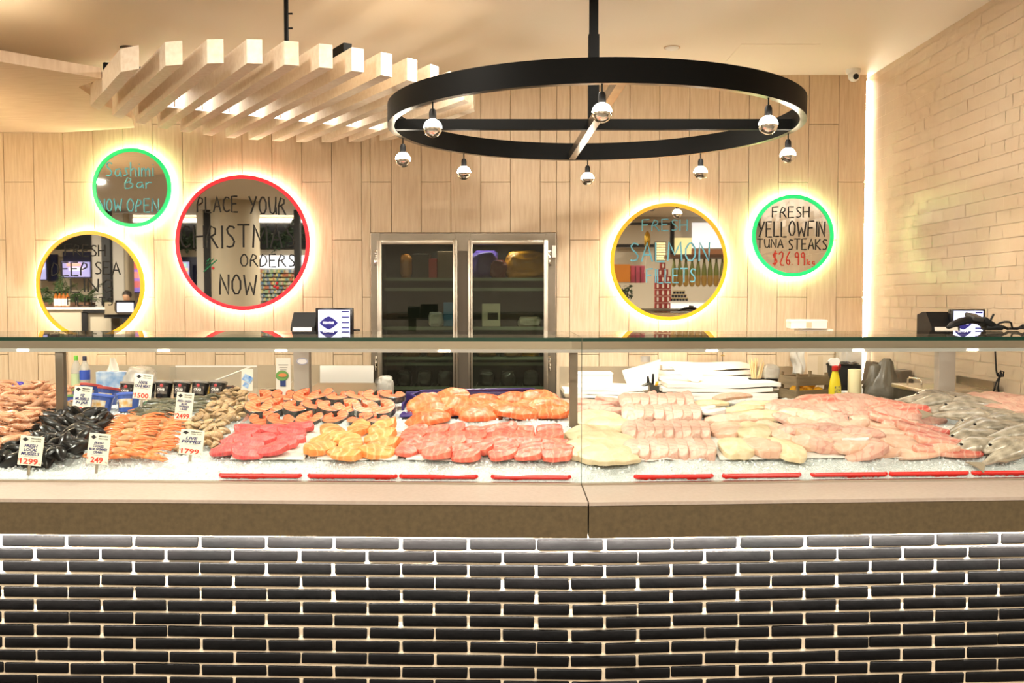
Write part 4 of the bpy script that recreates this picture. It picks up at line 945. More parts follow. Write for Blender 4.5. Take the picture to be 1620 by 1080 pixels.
# white cutting board leaning on the splashback, dark lidded bin below it
o = G().box((Pb(549,7.5),7.50,(hz(578,7.5)+hz(608,7.5))/2),(Pb(592,7.5)-Pb(507,7.5),.025,hz(578,7.5)-hz(608,7.5)),Euler((-.04,0,0)),bevel=.006).build('cutting_board', m_white, smooth=35)
tag(o,'white cutting board leaning on the splashback beside the fridge','cutting board')
t = thing('lidded_bin','black bin with a steel rimmed lid left of the fridge','bin',(Pb(545,6.3),6.3,0))
Y = 6.35; xa, xb = Pb(490,Y), Pb(598,Y); z1_, z2_ = hz(622,Y), hz(610,Y)
G().box(((xa+xb)/2,Y,(z1_)/2),(xb-xa-.03,.5,z1_),bevel=.01).build('bin_body', m_bplast, t, smooth=35)
gq = G(); gq.prism([(-.25,0),(.25,0),(.25,.05),(-.25,.016)],-(xb-xa)/2,(xb-xa)/2,Matrix.Translation(((xa+xb)/2,Y,z1_))@Euler((PI/2,0,PI/2)).to_matrix().to_4x4())
gq.build('lid', m_steel, t, smooth=35)
bag('plastic_bag','clear crumpled plastic bag on the service shelf in front of the left fridge door',(P(609,600,4.96).x,4.98,.924),(.085,.09,.135),m_pbag,seed=21)
bag('plastic_bag','dark crumpled bag at the end of the black bin',(Pb(590,6.2),6.62,hz(640,6.6)),(.1,.12,.22),mat('dark film', rgb(70,64,56),.2,bump=(30,.6)),seed=22)
# right bench
t = thing('paper_box','bright white paper box on the bench right of the fridge','box',(Pb(935),7.2,BZ))
Y = 7.2; xa, xb, za = Pb(908,Y), Pb(967,Y), hz(590,Y)
G().box(((xa+xb)/2,Y,(BZ+za)/2),(xb-xa,.2,za-BZ),bevel=.004).build('box_body', m_paper, t)
G().box(((xa+xb)/2,Y,za+.002),(xb-xa+.008,.208,.012)).build('box_lid', m_white, t)
def papers(lab, px0, px1, py0, py1, Y, n, group, d=.5, name='wrapping_paper_stack', skew=.03, seed=1):
    xa, xb, z0, z1 = Pb(px0,Y), Pb(px1,Y), max(hz(py1,Y),BZ+.004), hz(py0,Y); rr = random.Random(seed)
    t = thing(name, lab, 'paper stack', ((xa+xb)/2,Y,z0), group=group)
    th = (z1-z0)/n
    for k in range(n):
        w = (xb-xa)*(1-.05*rr.random()); s = rr.uniform(-skew,skew)
        def fn(u, v, top, k=k, w=w, s=s):
            return Vector(((xa+xb)/2+s+(u-.5)*w, Y-d/2+d*v, z0+th*k+(th*.86 if top else 0)+.008*math.sin(u*5+k)*(1-v)*.6+.004*math.sin(9*u+k*2)))
        gg = G(); nn = 14
        A = [[gg.bm.verts.new(fn(i/nn,j/2,True)) for i in range(nn+1)] for j in range(3)]; Bq = [[gg.bm.verts.new(fn(i/nn,j/2,False)) for i in range(nn+1)] for j in range(3)]
        for j in range(2):
            for i in range(nn):
                gg.bm.faces.new((A[j][i],A[j][i+1],A[j+1][i+1],A[j+1][i])); gg.bm.faces.new((Bq[j][i],Bq[j+1][i],Bq[j+1][i+1],Bq[j][i+1]))
        for i in range(nn):
            gg.bm.faces.new((A[0][i],Bq[0][i],Bq[0][i+1],A[0][i+1])); gg.bm.faces.new((A[2][i],A[2][i+1],Bq[2][i+1],Bq[2][i]))
        for j in range(2):
            gg.bm.faces.new((A[j][0],A[j+1][0],Bq[j+1][0],Bq[j][0])); gg.bm.faces.new((A[j][nn],Bq[j][nn],Bq[j+1][nn],A[j+1][nn]))
        gg.build('ream', m_paper, t)
papers('low stack of white wrapping paper in front of the white box, right of the fridge',896,1020,608,627,6.85,3,None,.34,seed=2)
papers('lower stack of white wrapping paper right of the knife holder',1046,1222,603,634,6.72,4,None,.3,seed=3)
papers('upper ream bundle of white wrapping paper against the splashback',1034,1180,574,604,7.3,4,None,.4,seed=4)
papers('flat bright pile of wrapping paper in front of the upper reams',1032,1190,596,606,6.98,2,None,.2,seed=5)
def sheet(lab, pts, Y0, Y1, m=m_paper):
    a, b, c, d = pts
    pa, pb_, pc_, pd = P(*a,Y0), P(*b,Y0), P(*c,Y1), P(*d,Y1)
    gg = G().grid(10,10,lambda u,v: (pa*(1-u)+pb_*u)*(1-v)+(pd*(1-u)+pc_*u)*v+Vector((0,.02*math.sin(u*4+v*3),0)))
    o = gg.build('paper_sheet', m, smooth=True); sd = o.modifiers.new('thickness','SOLIDIFY'); sd.thickness = .0015
    return tag(o, lab, 'paper sheet')
sheet('curled white paper sheet standing up left of the wrapping paper reams',[(992,608),(1038,612),(1046,568),(984,586)],6.9,7.1)
sheet('folded white paper cone hanging over the front of the reams',[(1096,604),(1104,604),(1116,585),(1056,578)],6.66,6.78)
# clear acrylic column/sleeve with steel band seen in front of the reams
t = thing('acrylic_cylinder','clear cylinder with a grey band standing in front of the paper sheets','cylinder',(Pb(1021,6.8),6.8,BZ))
G().lathe([(.035,0),(.035,hz(572,6.8)-BZ)],24).build('clear_tube', m_acrylic, t, smooth=40, local=True)
G().lathe([(.0365,hz(572,6.8)-BZ),(.0365,hz(563,6.8)-BZ),(.03,hz(563,6.8)-BZ)],24).build('band', mat('grey band', rgb(176,166,154),.4), t, smooth=40, local=True)
# knife holder
Y = 6.77; t = thing('knife_holder','dark wedge shaped knife holder with knife handles behind the white fillets','knife holder',(Pb(1030,Y),Y,0))
M = Matrix.Translation((Pb(1030,Y),Y,hz(632,Y)))@Euler((PI/2,0,0)).to_matrix().to_4x4()
G().prism([(-.035,0),(.065,0),(.065,.105),(.03,.10),(-.01,.13),(-.075,.095)],-.05,.05,M).build('holder_body', mat('dark grey plastic', rgb(52,52,44),.35), t)
G().prism([(-.07,.09),(-.025,.02),(-.01,.03),(-.02,.115)],.05,.056,M).build('steel_front', m_steel, t)
for k,(dx,dzz,c) in enumerate(((-.02,.17,m_bplast),(.012,.19,m_bplast),(.036,.13,mat('yellow handle', rgb(220,160,30),.4)))):
    b = M@Vector((dx*.9,.09,0)); tp = M@Vector((dx*1.2,dzz,.01*k)); G().tube([b,(b+tp)/2,tp],[.008,.011,.009],8).build('knife_handle', c, t, smooth=True)
# chopstick tub
for k,(px,lab) in enumerate(((1195,'black tub of pale wooden chopsticks right of the paper reams'),(1219,'black tub holding a white plastic bag beside the chopsticks'))):
    Y = 6.9; t = thing('utensil_tub', lab, 'tub', (Pb(px,Y),Y,BZ), group=None); h = hz(598,Y)-hz(617,Y); zb_ = hz(617,Y)-BZ
    G().box((0,0,zb_/2),(.11,.13,max(zb_,.01))).build('riser', m_card, t, local=True)
    G().lathe([(0,zb_),(.046,zb_),(.056,zb_+h),(.052,zb_+h),(.044,zb_+.006),(0,zb_+.006)],20).build('tub_body', m_bplast, t, smooth=40, local=True)
    if k == 0:
        rr = random.Random(4)
        for q in range(26):
            an = rr.uniform(0,2*PI); r0 = rr.uniform(0,.03)
            b = Vector((r0*math.cos(an),r0*math.sin(an),zb_+.02)); tp = b+Vector((rr.uniform(-.045,.06),rr.uniform(-.03,.03),.20+rr.uniform(-.03,.02)))
            o = G().tube([t.location+b, t.location+tp],.0042,6).build('chopstick', mat('pale bamboo', rgb(240,212,160),.5) if q == 0 else bpy.data.materials['pale bamboo'])
            tag(o,'pale wooden chopstick standing in the black tub','chopstick','chopsticks in the tub')
    else: bag('plastic_bag','white plastic bag stuffed in the small black tub',(Pb(px,Y),Y,hz(600,Y)),(.12,.1,.12),m_pbag,seed=31)
o = G().box((Pb(1222,6.75),6.75,BZ+.062),(.16,.14,.012)).build('menu_card', m_paper); tag(o,'white card lying in front of the small black tubs','card')
# wooden crate with lemons
Y = 6.55; t = thing('wooden_crate','grey slatted wooden crate holding lemons','crate',(Pb(1272,Y),Y,BZ),.35)
m_cr = mat('weathered crate wood', rgb(134,116,88), .7, n=(9, rgb(112,96,70), 1.3, (1,1,6)))
w, d_, hh = .26, .20, .20
for s in (-1,1):
    for z in (.06,.155):
        G().box((0,s*d_/2,z),(w,.012,.062)).build('slat', m_cr, t, local=True); G().box((s*w/2,0,z),(.012,d_,.062)).build('slat', m_cr, t, local=True)
    for s2 in (-1,1): G().box((s*(w/2-.012),s2*(d_/2-.012),.105),(.018,.018,.21)).build('corner_post', m_cr, t, local=True)
G().box((0,0,.035),(w-.01,d_-.01,.012)).build('base_board', m_cr, t, local=True)
m_lem = mat('lemon peel', rgb(236,176,30), .4, bump=(120,.2)); lem = None
Mw = WM(t)
for k,(x,y,z) in enumerate(((-.08,-.05,.075),(-.0,-.055,.078),(.075,-.05,.075),(-.06,.03,.08),(.03,.03,.082),(-.05,-.02,.135),(.05,-.02,.132))):
    p = Mw@Vector((x,y,z))
    if lem is None:
        lem = G().lathe([(0,-.042),(.008,-.038),(.026,-.024),(.033,0),(.026,.024),(.009,.037),(0,.043)],18,M=Euler((0,PI/2,0)).to_matrix().to_4x4()).build('lemon', m_lem, smooth=True); q = lem
        q.location = p
    else: q = lem.copy(); C.objects.link(q); q.location = p
    q.rotation_euler = (0,.3*k,k*1.3); tag(q,'yellow lemon in the grey wooden crate','lemon','lemons in the crate')
# stacked cartons, top boxes
t0 = [(1268,1310,555,600,7.2,'lowest wide carton of the tall box stack in the right corner',m_card),(1266,1308,536,555,7.2,'second carton from the bottom of the tall box stack',m_card),(1260,1311,519.5,536,7.2,'wide pale box second from the top of the tall stack',m_paper),(1247,1302,505,519.5,7.18,'topmost pale foam box of the tall stack seen above the glass',m_paper)]
for px0,px1,py0,py1,Y,lab,m in t0:
    a, b = Pb(px0,Y), Pb(px1,Y); z0, z1_ = hz(py1,Y), hz(py0,Y)
    if py1 == 600: z0 = BZ
    t = thing('carton', lab, 'box', ((a+b)/2,Y,z0), .08 if py0 > 530 else -.12)
    G().box((0,0,(z1_-z0)/2),(b-a,.2,z1_-z0-.002),bevel=.003).build('box_body', m, t, local=True)
    G().box((0,0,z1_-z0-.012),(b-a+.006,.206,.016)).build('box_lid', m, t, local=True)
    G().box((0,-.1015,(z1_-z0)/2),(.04,.002,(z1_-z0)*.8)).build('tape', mat('pale tape', rgb(206,184,150),.4), t, local=True)
o = G().grid(8,14,lambda u,v: Vector((Pb(1254,7.0)+.095*u+.012*math.sin(v*6), 7.02+.03*math.sin(u*8+v*3), hz(592,7.0)+(hz(552,7.0)-hz(592,7.0))*v))).build('carrier_bag', m_pbag, smooth=True); tag(o,'white plastic carrier bag hanging on the left side of the carton stack','bag'); o.modifiers.new('thickness','SOLIDIFY').thickness = .002
# spray bottle
Y = 6.42; t = thing('spray_bottle','yellow spray bottle with a red and white trigger','spray bottle',(Pb(1321,Y),Y,BZ)); h = hz(583,Y)-BZ; m_y = mat('yellow plastic', rgb(238,214,30), .35)
G().lathe([(0,0),(.040,0),(.043,.012),(.043,h*.45),(.036,h*.66),(.020,h*.93),(.019,h),(0,h)],24,sy=.6).build('bottle_body', m_y, t, smooth=50, local=True)
G().lathe([(.021,h*.94),(.023,h*.95),(.023,h*1.07),(.012,h*1.10),(0,h*1.10)],18).build('collar', mat('red plastic', rgb(206,34,28),.35), t, smooth=40, local=True)
hd = G(); hd.prism([(-.035,0),(.02,.0),(.03,.03),(.018,.052),(-.03,.05),(-.05,.03)],-.012,.012,Matrix.Translation((0,0,h*1.09))@Euler((PI/2,0,0)).to_matrix().to_4x4()); hd.build('spray_head', m_white, t, local=True)
G().tube([(.026,0,h*1.16),(.034,0,h*1.08),(.030,0,h*.98)],[.007,.006,.005],8).build('trigger', bpy.data.materials['red plastic'], t, smooth=True, local=True)
G().box((.008,-.0275,h*.33),(.036,.003,h*.36)).build('label', mat('dark label print', rgb(70,60,90),.5,n=(60,rgb(220,205,80),3)), t, local=True)
# paper towel roll
Y = 6.45; t = thing('paper_towel_roll','cream paper towel roll standing right of the yellow spray bottle','paper roll',(Pb(1352,Y),Y,BZ)); h = hz(584,Y)-BZ
G().lathe([(.018,0),(.044,0),(.045,.004),(.045,h-.004),(.044,h),(.018,h)],28).build('roll', mat('cream paper', rgb(226,214,168),.8,bump=(40,.2)), t, smooth=40, local=True)
G().lathe([(.018,0),(.019,h),(.016,h),(.016,0)],18).build('core', m_card, t, smooth=40, local=True)
# black bin with clear bag, small white trays, grey carrier bag
Y = 7.1; t = thing('black_tub','black tub with crumpled black liner behind the spray bottle','tub',(Pb(1332,Y),Y,BZ)); h = hz(575,Y)-BZ
G().box((0,0,h/2),(.22,.2,h),bevel=.012).build('tub_body', m_bplast, t, smooth=35, local=True)
G().tube([(.115*math.cos(2*PI*k/20),.105*math.sin(2*PI*k/20),h+.006*math.sin(k*2.3)) for k in range(20)],.01,6,closed=True).build('liner_rim', mat('black film', rgb(26,25,25),.15,bump=(40,.8)), t, smooth=True, local=True)
bag('plastic_bag','clear plastic bag piled on the black tub by the tiled wall',(Pb(1352,7.35),7.4,hz(586,7.3)),(.26,.2,.22),m_pbag,seed=41)
o = G().box((Pb(1341,6.7),6.7,BZ+.03),(.07,.1,.06),bevel=.004).build('foam_tray', m_white); tag(o,'small white foam tray between spray bottle and paper roll','tray')
o = G().box((Pb(1368,6.75),6.75,BZ+.05),(.07,.1,.1),bevel=.004).build('foam_cup', m_white); tag(o,'small white foam tray half hidden behind the paper roll','tray')
m_gbag = mat('grey green carrier film', rgb(104,98,84), .32, bump=(16,.5), n=(6,rgb(84,78,66),1.3))
Y = 6.5; x = Pb(1400,Y); t = thing('carrier_bag','grey green plastic carrier bag standing with its handles up','bag',(x,Y,BZ))
h2 = hz(567,Y)-BZ
def crumple(prof, seed, n=40, amp=.30):
    gg = G(); rings = []
    for (r, z, ox) in prof:
        rings.append([gg.bm.verts.new((ox+r*math.cos(2*PI*k/n)*(1+amp*mnoise.noise(Vector((3*math.cos(2*PI*k/n),3*math.sin(2*PI*k/n),z*9+seed)))+amp*.8*mnoise.noise(Vector((9*math.cos(2*PI*k/n),9*math.sin(2*PI*k/n),z*14+seed)))),
            r*.62*math.sin(2*PI*k/n)*(1+amp*mnoise.noise(Vector((4*math.cos(2*PI*k/n),4*math.sin(2*PI*k/n),z*9+seed+5)))), z+.008*mnoise.noise(Vector((5*math.cos(2*PI*k/n),5*math.sin(2*PI*k/n),z*3+seed))))) for k in range(n)])
    for A, Bq in zip(rings, rings[1:]):
        for k in range(n): gg.bm.faces.new((A[k],A[(k+1)%n],Bq[(k+1)%n],Bq[k]))
    gg.bm.faces.new(rings[0][::-1]); gg.bm.faces.new(rings[-1]); return gg
crumple([(.10,0,0),(.145,.015,0),(.150,.06,0),(.135,.11,-.01),(.105,.15,-.015),(.080,.19,-.005),(.060,.23,.0),(.048,h2*.92,.01),(.022,h2,.012)],1).build('bag_body', m_gbag, t, smooth=True, local=True)
crumple([(.075,.06,-.07),(.070,.13,-.075),(.052,.19,-.07),(.040,h2*.82,-.065),(.018,h2*.87,-.062)],7).build('bag_handle', m_gbag, t, smooth=True, local=True)
o = G().box((Pb(1378,6.9),6.9,BZ+.13),(.09,.1,.26),Euler((0,.2,.2)),bevel=.01).build('dark_carton', mat('dark brown card', rgb(92,78,62),.6)); tag(o,'dark brown carton behind the grey green carrier bag','box')
o = G().box((Pb(1428,6.75),6.75,BZ+.11),(.09,.12,.2),Euler((0,-.05,.1)),bevel=.008).build('dark_carton', bpy.data.materials['dark brown card']); tag(o,'dark carton at the right end of the grey green carrier bag','box')
# fryer style bench along the tiled wall
t = thing('side_counter','black fronted steel topped unit beside the cream tiled wall','counter',(2.63,5.71,0))
G().box((2.63,5.71,.45),(.40,.47,.90),bevel=.006).build('cabinet', m_bplast, t, smooth=35)
G().box((2.63,5.71,.9125),(.42,.49,.025),bevel=.004).build('counter_top', m_steel, t, smooth=35)
G().box((2.835,5.71,.95),(.016,.46,.05)).build('upstand', m_steeld, t)
G().tube([(2.46,5.60,.925),(2.46,5.60,.965),(2.46,5.63,.975),(2.46,5.77,.975),(2.46,5.80,.965),(2.46,5.80,.925)],.006,8).build('rail', m_chrome, t, smooth=True)
# looped cord hanging from the right till
Y = 4.95; q = lambda px,py: P(px,py,Y)
pts = [q(1545,530.5),q(1566,534),q(1573,541),q(1574,548),q(1575,565),q(1576,585),q(1578,594),q(1582,597),q(1585,592),q(1583,587),q(1579,590),q(1581,596),q(1587,595),q(1588,588),q(1584,586),q(1582,594),q(1577,603),q(1574,612),q(1571,622)]
tag(G().tube(pts,.0045,8).tube([q(1582,594),q(1580,604),q(1579,614),q(1581,624)],.0045,8).build('looped_cord', m_bplast, smooth=True),'black cord tied in loops hanging behind the display case at the right','cord')
pts = [P(1143,y,7.5) for y in (556,562,568,577)]
t = thing('pendant_switch','tiny clear fitting on a thin black wire hanging above the paper reams','switch',pts[1])
G().tube(pts,.003,6).build('wire', m_bplast, t); G().box(pts[1],(.03,.02,.012)).build('clip', m_chrome, t)
# ================================================================== crushed ice bed
m_ice = mat('crushed ice', rgb(222,227,226), .35, bump=(160,.9), spec=.6, n=(40, rgb(206,214,213), 1.5), sss=.0)
gi = G(); NX, NY = 420, 110
def ice_pt(u, v):
    x = XL+.02+(XRR-XL-.04)*u; w = 3.470+(4.655-3.470)*v; y = w+g(x); z = zb(x, y)
    p = Vector((x*9, w*9, 0)); q = Vector((x*38, w*38, 4)); e = Vector((x*90, w*90, 9))
    a = .25 if w < 3.49 else 1
    z += a*(.012*mnoise.noise(p)+.006*mnoise.noise(q)+.004*mnoise.noise(e))
    if 4.12 < w < 4.22 and -1.0 < x < .2: z += .018*math.sin((w-4.12)/.10*PI)
    return Vector((x, y+.004*mnoise.noise(e+Vector((3,0,0))), z-.004))
gi.grid(NX, NY, ice_pt)
for a_, b_ in ((XL+.02, XRR-.02),):
    n = 60
    gi.grid(n, 1, lambda u,v: Vector((a_+(b_-a_)*u, 3.470+g(a_+(b_-a_)*u), .742+(.03)*v)))
    gi.grid(n, 1, lambda u,v: Vector((a_+(b_-a_)*u, 4.655+g(a_+(b_-a_)*u), .742+(.20)*v)))
ice = gi.build('ice_bed', m_ice, smooth=True); tag(ice, 'bed of white crushed ice filling the seafood case', 'ice', kind='stuff')
gc = G(); ri = random.Random(21)
for k in range(9000):
    x = ri.uniform(XL+.05, XRR-.05); w = 3.50+1.14*ri.random()**1.2; y = w+g(x); r = ri.uniform(.0016,.0052)
    M = Euler((ri.uniform(0,6),ri.uniform(0,6),ri.uniform(0,6))).to_matrix().to_4x4()@Matrix.Diagonal((1,ri.uniform(.5,1),ri.uniform(.4,.9),1))
    q = bmesh.ops.create_cube(gc.bm, size=2*r); bmesh.ops.transform(gc.bm, matrix=Matrix.Translation((x,y,ice_pt((x-XL-.02)/(XRR-XL-.04),(w-3.470)/(4.655-3.470)).z+r*.3))@M, verts=q['verts'])
o = gc.build('ice_chips', mat('ice chip', rgb(232,236,236), .2, spec=.7)); tag(o,'loose crushed ice chips scattered over the ice bed','ice chips',kind='stuff')
# ================================================================== food materials
m_tuna = mat('tuna flesh', rgb(196,58,64), .38, n=(34, rgb(222,96,92), 1.5), wave=(24, rgb(236,140,132), .25, 8), bump=(70,.25), rnd=.14)
m_tuna2 = mat('ocean trout flesh', rgb(214,84,70), .38, n=(30, rgb(232,124,100), 1.5), wave=(9, rgb(240,170,146), .38, 9), bump=(70,.25), rnd=.12)
m_salm = mat('salmon flesh', rgb(226,92,44), .38, n=(26, rgb(240,126,66), 1.5), wave=(9, rgb(248,180,136), .4, 8), bump=(60,.25), rnd=.12)
m_salm2 = mat('salmon portion flesh', rgb(230,124,56), .38, n=(22, rgb(242,164,92), 1.5), wave=(8, rgb(250,204,152), .45, 8), bump=(60,.25), rnd=.12)
m_steak = mat('salmon steak flesh', rgb(226,96,56), .4, n=(30, rgb(240,134,88), 1.5), wave=(14, rgb(250,190,160), .45, 7), bump=(70,.2), rnd=.12)
m_skin = mat('dark salmon skin', rgb(40,40,38), .32, n=(60, rgb(92,90,84), 1.8), coat=.2)
m_silver = mat('silver belly skin', rgb(206,200,190), .3, n=(50, rgb(150,148,144), 1.4))
m_cream = mat('cream fillet flesh', rgb(222,206,170), .4, n=(16, rgb(206,184,144), 1.4), wave=(5, rgb(228,214,188), .3, 12), bump=(40,.3), rnd=.08)
m_pale = mat('pale pink fillet flesh', rgb(220,184,164), .4, n=(18, rgb(204,152,136), 1.3), wave=(7, rgb(186,84,78), .3, 12), bump=(60,.3), rnd=.10)
m_pale2 = mat('blush fillet flesh', rgb(224,190,166), .4, n=(14, rgb(214,164,138), 1.3), wave=(6, rgb(232,214,198), .32, 12), bump=(60,.3), rnd=.10)
m_red = mat('red streaked fillet flesh', rgb(226,178,154), .4, n=(9, rgb(196,74,64), 1.3, (1,3,1)), wave=(6, rgb(236,214,198), .36, 12), bump=(60,.3), rnd=.10)
m_whitef = mat('pearly skin side', rgb(226,222,214), .22, n=(20, rgb(190,190,188), 1.3), coat=.4)
m_fish = mat('grey fish skin', rgb(190,178,160), .25, n=(26, rgb(136,126,110), 1.4, (1,2,2)), coat=.5, metal=.1, bump=(130,.15), rnd=.13)
m_fin = mat('grey fin', rgb(150,136,116), .4)
m_eye = mat('fish eye', rgb(16,16,18), .1)
m_prawn = mat('raw prawn shell', rgb(206,152,116), .28, n=(40, rgb(172,112,78), 1.2), wave=(60, rgb(232,188,152), .3, 3), coat=.4, rnd=.13)
m_mus = mat('black mussel shell', rgb(14,14,16), .3, n=(30, rgb(30,27,25), 1.4), coat=.1, spec=.35)
m_pip = mat('pippie shell', rgb(186,158,116), .35, n=(30, rgb(140,106,70), 1.2), wave=(40, rgb(226,206,172), .3, 4), rnd=.13)
m_crab = mat('cooked crab shell', rgb(216,96,44), .3, n=(30, rgb(232,150,92), 1.2), coat=.3, rnd=.13)
m_crabb = mat('crab body meat', rgb(200,154,108), .4, n=(30, rgb(168,116,70), 1.2), rnd=.13)
m_gcrab = mat('green crab shell', rgb(72,74,60), .35, n=(30, rgb(112,108,84), 1.3), coat=.3, rnd=.13)
m_tray = mat('red plastic tray', rgb(222,36,30), .25)
TILTB = math.atan(.113)
def bed_rot(rz=0, tx=0, ty=0): return (Euler((TILTB+tx, ty, 0)).to_matrix() @ Euler((0,0,rz)).to_matrix()).to_euler()
def fillet(L, W, T, seed, taper=.75, lump=.14, droop=0, sq=2.6, mats=None, name='fillet'):
    """boneless cut piece: irregular outline, crisp cut edge, gently uneven top that thins to one end"""
    gg = G(); ns = 44; bm = gg.bm; s0 = Vector((seed*7.3, seed*1.7, seed*.9)); rr = random.Random(seed); thin = rr.uniform(.15,.45); side = rr.choice((-1,1))
    def ring(rf, zf):
        out = []
        for k in range(ns):
            a = 2*PI*k/ns; cx, cy = math.cos(a), math.sin(a)
            r0 = 1/((abs(cx)**sq+abs(cy)**sq)**(1/sq)); ux, uy = cx*r0, cy*r0
            wob = 1+lump*mnoise.noise(Vector((cx*1.4,cy*1.4,0))+s0)+lump*.45*mnoise.noise(Vector((cx*4,cy*4,3))+s0)
            x = ux*L/2*rf*wob; t = (ux+1)/2; w = taper+(1-taper)*math.sin(PI*min(max(t*.85+.12,0),1))
            y = uy*W/2*rf*wob*w
            z = T*zf*(1-thin*side*ux*rf*.8-.25*abs(uy)*rf)*(1+.30*mnoise.noise(Vector((x*18,y*18,seed)))+.10*mnoise.noise(Vector((x*60,y*60,seed))))
            z += -droop*((x/(L/2))**2)*T*1.6
            out.append(bm.verts.new((x,y,z)))
        return out
    prof = [(.985,.0),(1.0,.45),(.99,.90),(.962,1.0),(.85,1.03),(.62,1.05),(.38,1.06),(.15,1.06)]
    rs = [ring(a,b) for a,b in prof]; rb_ = ring(.9,-.02)
    for A, Bq in zip(rs, rs[1:]):
        for k in range(ns): bm.faces.new((A[k],A[(k+1)%ns],Bq[(k+1)%ns],Bq[k]))
    bm.faces.new(rs[-1])
    for k in range(ns): bm.faces.new((rs[0][k],rb_[k],rb_[(k+1)%ns],rs[0][(k+1)%ns]))
    bm.faces.new(rb_[::-1])
    bmesh.ops.recalc_face_normals(bm, faces=bm.faces); me = bpy.data.meshes.new(name); bm.to_mesh(me); bm.free()
    for m in mats: me.materials.append(m)
    me.polygons.foreach_set('use_smooth', [True]*len(me.polygons)); me.set_sharp_from_angle(angle=math.radians(38)); return me
def lay(name, me, px, py, rz, label, cat, group, lift=.004, tx=0, ty=0, sc=1):
    o = bpy.data.objects.new(name, me); C.objects.link(o); o.location = B(px, py) + Vector((0,0,lift)); o.rotation_euler = bed_rot(rz,tx,ty)
    o.scale = (sc,)*3 if isinstance(sc,(int,float)) else sc
    return tag(o, label, cat, group)
rf = random.Random(77)
# ================================================================== red trays with a paper liner
TR = [(341,474,'under the deep red tuna steaks'),(484,627,'under the orange salmon portions'),(631,756,'under the left half of the pink trout pieces'),(777,903,'under the right half of the pink trout pieces'),(1004,1131,'under the rows of pink striped fillets'),(1146,1274,'under the large cream fillets'),(1289,1416,'under the blush fillet pieces'),(1419,1551,'under the red streaked fillets'),(1556,1690,'under the whole grey fish')]
def liner(lab, pa, pb, v0, v1, px0s, lift=.006):
    a, b = pa, pb
    gg = G(); nx, ny = 26, 22; sd = rf.random()*40
    def fn(u, v):
        w = v0+(v1-v0)*v; x = a+(b-a)*u
        # keeps its lines running straight back in the case
        y = w+g(x); z = zb(x,y)+lift+.006*mnoise.noise(Vector((x*16,w*10,sd)))+.003*mnoise.noise(Vector((x*60,w*30,sd)))
        return Vector((x, y, z))
    gg.grid(nx, ny, fn); o = gg.build('paper_liner', m_liner, smooth=True); o.modifiers.new('thickness','SOLIDIFY').thickness = .001
    return tag(o, lab, 'paper liner', 'tray liners')
m_liner = mat('damp white liner paper', rgb(216,210,202), .35, bump=(60,.2))
for px0, px1, lab in TR:
    a, b = P(px0,749,3.49), P(px1,749,3.49); xc = (a.x+b.x)/2; w = b.x-a.x
    yaw = math.atan(-.03 if xc < APX else .06)
    t = thing('red_tray','shallow red plastic tray '+lab,'tray',(xc,3.485+g(xc),.783),yaw,'red display trays')
    M4 = Matrix.Translation((0,.0,0))@Euler((TILTB*.9,0,0)).to_matrix().to_4x4()
    G().box((0,.28,.004),(w,.56,.006),M4@Matrix.Translation((0,0,0)) if False else None,bevel=.002).build('tray_base', m_tray, t, local=True) if False else None
    gg = G(); gg.box((0,.29,-.008),(w-.01,.56,.006)); bmesh.ops.transform(gg.bm, matrix=M4, verts=gg.bm.verts); gg.build('tray_base', m_tray, t, smooth=35, local=True)
    gg = G(); gg.tube([(-w/2+.004,.010,.004),(-w/2+.012,0,.004),(w/2-.012,0,.004),(w/2-.004,.010,.004)],.0085,8,flat=1.0); gg.box((0,.006,-.004),(w-.02,.006,.012)); gg.build('front_lip', m_tray, t, smooth=40, local=True)
    liner('white paper liner %s' % lab, a.x+.012, b.x-.012, 3.592, 4.08, px0)
# ================================================================== tuna steaks
tm = [fillet(.135,.095,.022,k,taper=.72,sq=3.2,lump=.2,mats=[m_tuna],name='tuna_steak_mesh') for k in range(4)]
TU = [(396,684,.1),(435,685,-.5),(472,683,.15),(386,693,.2),(463,689,.1),(374,704,.25),(459,698,.0),(414,700,-.3),(396,710,.1),(447,708,.1),(359,717,.15),(432,719,.0),(394,721,.1)]
for k,(x,y,r) in enumerate(TU): lay('tuna_steak', tm[k%4], x, y+2, r, 'deep red tuna steak, %s counted from the back left of the tuna tray' % ORD[k], 'fish steak', 'tuna steaks', lift=.010+.005*(k%3), tx=.18, ty=rf.uniform(-.12,.12), sc=.95)
# salmon portions in the tray
sm = [fillet(.155,.11,.030,20+k,taper=.62,lump=.2,sq=3,mats=[m_salm2],name='salmon_portion_mesh') for k in range(4)]
SA = [(527,689,2.4),(569,685,1.5),(604,687,.5),(514,702,2.9),(602,698,.35),(545,704,2.5),(606,708,.2),(507,716,.9),(556,713,1.9),(597,720,.3),(545,725,0)]
for k,(x,y,r) in enumerate(SA): lay('salmon_portion', sm[k%4], x, y+2, r, 'orange salmon portion, %s counted from the back left of the portion tray' % ORD[k], 'fish portion', 'salmon portions', lift=.010+.008*(k%3), tx=.19, ty=rf.uniform(-.2,.2), sc=.88)
